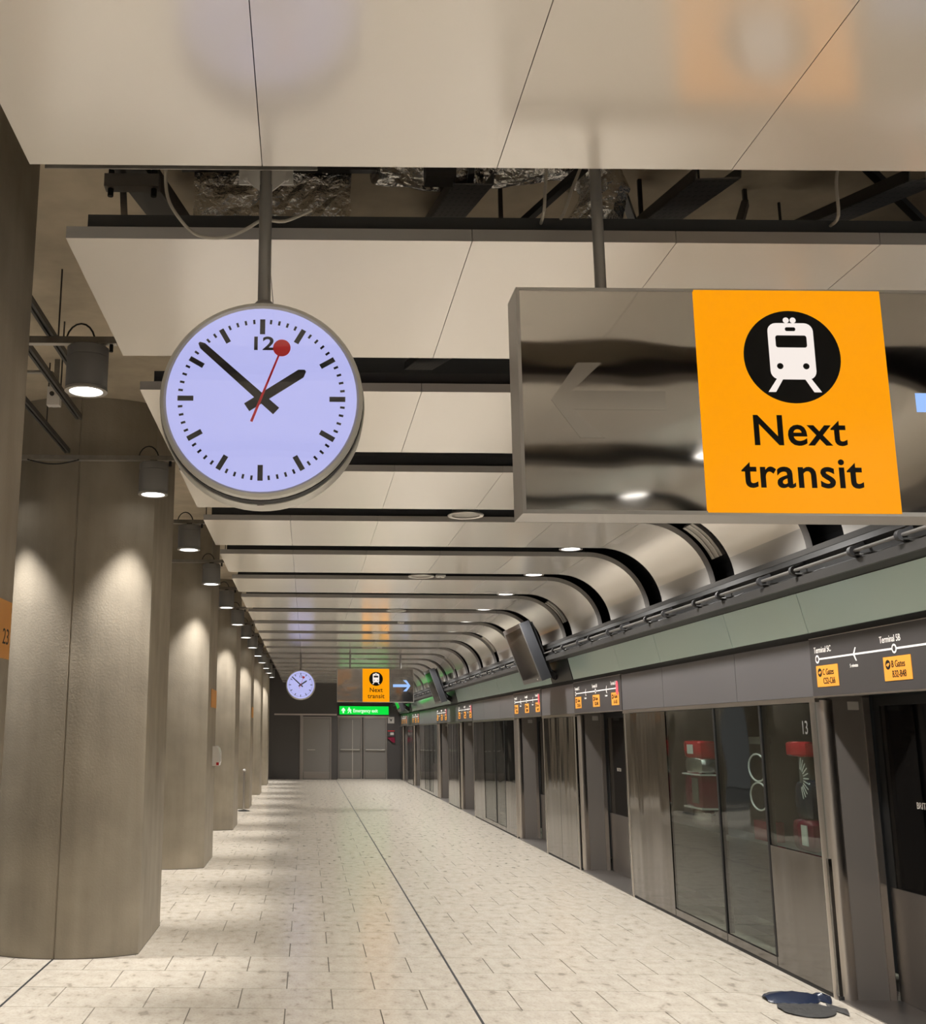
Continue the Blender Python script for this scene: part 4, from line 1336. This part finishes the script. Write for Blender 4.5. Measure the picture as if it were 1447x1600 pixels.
# loose pale cables
for lab, pts in (('pale loose cable sagging below the first gap behind the clock stem',
                  [(-0.57, 4.02, 4.30), (-0.565, 3.98, 4.05), (-0.56, 3.94, 3.90), (-0.545, 3.92, 3.78), (-0.50, 3.90, 3.69), (-0.44, 3.90, 3.625), (-0.37, 3.90, 3.605), (-0.30, 3.90, 3.615), (-0.24, 3.90, 3.645), (-0.18, 3.90, 3.68), (-0.10, 3.95, 3.70), (0.0, 4.02, 3.78)]),
                 ('pale cable hanging in the gap left of the sign rod', [(0.95, 4.1, 4.35), (0.94, 4.08, 4.1), (0.92, 4.06, 3.9), (0.91, 4.05, 3.80), (0.92, 4.16, 3.80)]),
                 ('short pale cable curling in front of the duct elbow', [(1.12, 4.2, 4.25), (1.10, 4.18, 4.08), (1.05, 4.15, 3.95), (1.01, 4.12, 3.84), (1.0, 4.16, 3.82)]),
                 ('pale cable hanging near the right end of the first gap', [(2.16, 4.1, 4.3), (2.12, 4.1, 4.1), (2.08, 4.08, 3.95), (2.07, 4.07, 3.80), (2.08, 4.16, 3.80)])):
    P = [Vector(p) for p in pts]
    o = Vector(P[0])
    fine = []
    for i in range(len(P) - 1):
        a, b, c, d = P[max(i - 1, 0)], P[i], P[i + 1], P[min(i + 2, len(P) - 1)]
        for t in (0, 0.25, 0.5, 0.75):
            fine.append(0.5 * ((2 * b) + (c - a) * t + (2 * a - 5 * b + 4 * c - d) * t * t + (3 * b - a - 3 * c + d) * t ** 3))
    fine.append(P[-1])
    ob = part('loose_cable', MB().tube([p - o for p in fine], 0.0065, 8), 'cable', loc=o, smooth=True)
    tag(ob, lab, 'cable', 'pale loose cables')

# grey channel under the far edge of the first strip
r = tagged('edge_channel', (-0.93, 3.545, 3.735), 'grey channel along the far edge of the nearest ceiling strip', 'channel')
part('channel', MB().box(0, 0.95, 0, 0.04, 0, 0.03), 'galv', r)
part('lip', MB().box(0, 0.95, 0.036, 0.04, -0.02, 0.0), 'galv', r)

# ================================================================== ADDED THINGS BEHIND THE GLASS, IN PLACE OF REFLECTIONS
ledge = struct(part('trim_2', MB().box(XW + 0.04, XW + 0.36, 8.46, 13.3, 0.88, 0.93), 'tunnel'))


def blob(c, s, n=12, m=8, e=0.5, seed=0, amp=0.03):
    """superellipsoid bag shape"""
    rng = random.Random(seed)
    f = lambda v, p: math.copysign(abs(v) ** p, v)
    mb = MB()
    vs, fs = [], []
    for j in range(m + 1):
        ph = -math.pi / 2 + math.pi * j / m
        for i in range(n):
            th = 2 * math.pi * i / n
            q = 1 + rng.uniform(-amp, amp)
            vs.append((c[0] + s[0] * q * f(math.cos(ph), e) * f(math.cos(th), e), c[1] + s[1] * q * f(math.cos(ph), e) * f(math.sin(th), e), c[2] + s[2] * q * f(math.sin(ph), e)))
    for j in range(m):
        for i in range(n):
            fs.append((j * n + i, j * n + (i + 1) % n, (j + 1) * n + (i + 1) % n, (j + 1) * n + i))
    return mb.add(vs, fs)


r = tagged('reflection_bundle', (3.92, 11.45, 0.93), 'added red and maroon bundle with silver bands, standing in for a reflection in the glass screen', 'bundle', 'added bundles standing in for reflections')  # added bundle, shaped after a warped reflection in the pane
part('base_roll', blob((0, 0, 0.09), (0.09, 0.20, 0.09), e=0.8, seed=1), 'silver_wrap', r, smooth=True)
part('lower_pack', blob((0, 0.02, 0.34), (0.10, 0.25, 0.20), e=0.35, seed=2), 'maroon', r, smooth=True)
part('label_panel', MB().box(-0.112, -0.104, -0.19, -0.02, 0.22, 0.46), 'silver_wrap', r)
part('middle_wrap', blob((0, 0.0, 0.58), (0.10, 0.25, 0.09), e=0.45, seed=3), 'silver_wrap', r, smooth=True)
part('upper_pack', blob((0, 0.0, 0.73), (0.10, 0.26, 0.09), e=0.35, seed=4), 'red_gloss', r, smooth=True)
part('white_tag', MB().box(-0.112, -0.104, -0.10, 0.06, 0.69, 0.78), 'white_gloss', r)
pieces('strap', MB().box(-0.108, 0.1, -0.26, 0.27, 0.485, 0.50).box(-0.108, 0.1, -0.26, 0.27, 0.165, 0.18), 'white_gloss', r)

r = tagged('reflection_hoops', (3.94, 9.95, 0.93), 'added dark stand with two white hoops, standing in for a reflection in the middle glass screen', 'stand')  # added stand and hoops in place of ring-shaped reflections
part('stand_box', MB().box(-0.06, 0.06, -0.20, 0.14, 0.0, 0.16), 'maroon', r)
hp = MB()
for zc in (0.36, 0.60):
    hp.tube([(-0.05, 0.19 * math.cos(t), zc + 0.115 * math.sin(t)) for t in [2 * math.pi * i / 20 for i in range(21)]], 0.008, 6)
pieces('hoop', hp, 'white_gloss', r)
part('post', MB().box(-0.01, 0.03, -0.03, 0.03, 0.16, 0.86), 'rail', r)
part('top_plate', MB().box(-0.06, 0.03, -0.14, 0.12, 0.80, 0.86), 'silver_wrap', r)

r = tagged('reflection_bundle', (3.92, 9.03, 0.93), 'added narrow dark bundle with red top and base, standing in for a reflection in the nearest glass screen', 'bundle', 'added bundles standing in for reflections')  # second added bundle, also imitating a reflection
part('base_pack', blob((0, 0, 0.12), (0.09, 0.19, 0.12), e=0.4, seed=7), 'maroon', r, smooth=True)
part('white_flash', MB().box(-0.102, -0.094, -0.14, -0.04, 0.05, 0.20), 'white_gloss', r)
part('middle_wrap', blob((0, -0.02, 0.38), (0.08, 0.16, 0.16), e=0.6, seed=8), 'dark_blue', r, smooth=True)
part('neck', MB().cyl((0, 0, 0.5), (0, 0, 0.72), 0.06, n=14), 'grey_paint', r, smooth=True)
part('upper_pack', blob((0, 0.02, 0.77), (0.09, 0.19, 0.06), e=0.35, seed=9), 'red_gloss', r, smooth=True)
rays = MB()
for i in range(11):
    a = math.radians(-75 + 15 * i)
    rays.bar((-0.085, -0.05 - 0.07 * math.cos(a), 0.55 + 0.07 * math.sin(a)), (-0.085, -0.05 - 0.16 * math.cos(a), 0.55 + 0.16 * math.sin(a)), 0.008, 0.004, up=(1, 0, 0))
pieces('ray_mark', rays, 'white_gloss', r)

for i, y in enumerate((9.6, 11.6)):
    r = tagged('added_lamp', (3.83, y, 2.14), ('nearer' if i == 0 else 'farther') + ' added strip light brightening the bundles behind the glass screens', 'lamp', 'added strip lights')  # added lamp, hidden behind the fascia, only to light the bundles
    part('body', MB().box(-0.05, 0.05, -0.6, 0.6, 0.05, 0.30), 'galv', r)
    part('tube', MB().cyl((0, -0.55, 0.02), (0, 0.55, 0.02), 0.02, n=10), 'added_lamp_tube', r)

# dark crumpled film lying on the floor by the nearest door jamb
def film(w, l, h, seed):
    rng = random.Random(seed)
    nx, ny = 16, 8
    mb = MB()
    vs, fs = [], []
    for j in range(ny + 1):
        for i in range(nx + 1):
            u, v = i / nx, j / ny
            prof = math.sin(math.pi * min(1, u * 1.15 + 0.04)) ** 0.6 if u < 0.83 else max(0.05, (1 - u) / 0.17 * 0.9) ** 0.8
            x = (u - 0.5) * w
            y = (v - 0.5) * l * prof + 0.10 * l * math.sin(u * 3)
            z = 0.004 + h * (math.sin(math.pi * v) ** 1.2) * (0.4 + 0.6 * prof) * (0.6 + 0.4 * u) + rng.uniform(0, 0.006)
            vs.append((x, y, z))
    for j in range(ny):
        for i in range(nx):
            a = j * (nx + 1) + i
            fs.append((a, a + 1, a + nx + 2, a + nx + 1))
    return mb.add(vs, fs)


r = tagged('crumpled_film', (3.43, 8.35, 0.001), 'dark blue crumpled leaf-shaped film on the floor by the nearest door jamb', 'film')
part('upper_fold', film(0.46, 0.42, 0.05, 4), 'dark_blue', r, smooth=True)
lower = part('lower_fold', film(0.44, 0.5, 0.012, 6), 'grey_film', r, smooth=True, loc=(-0.02, -0.30, 0))
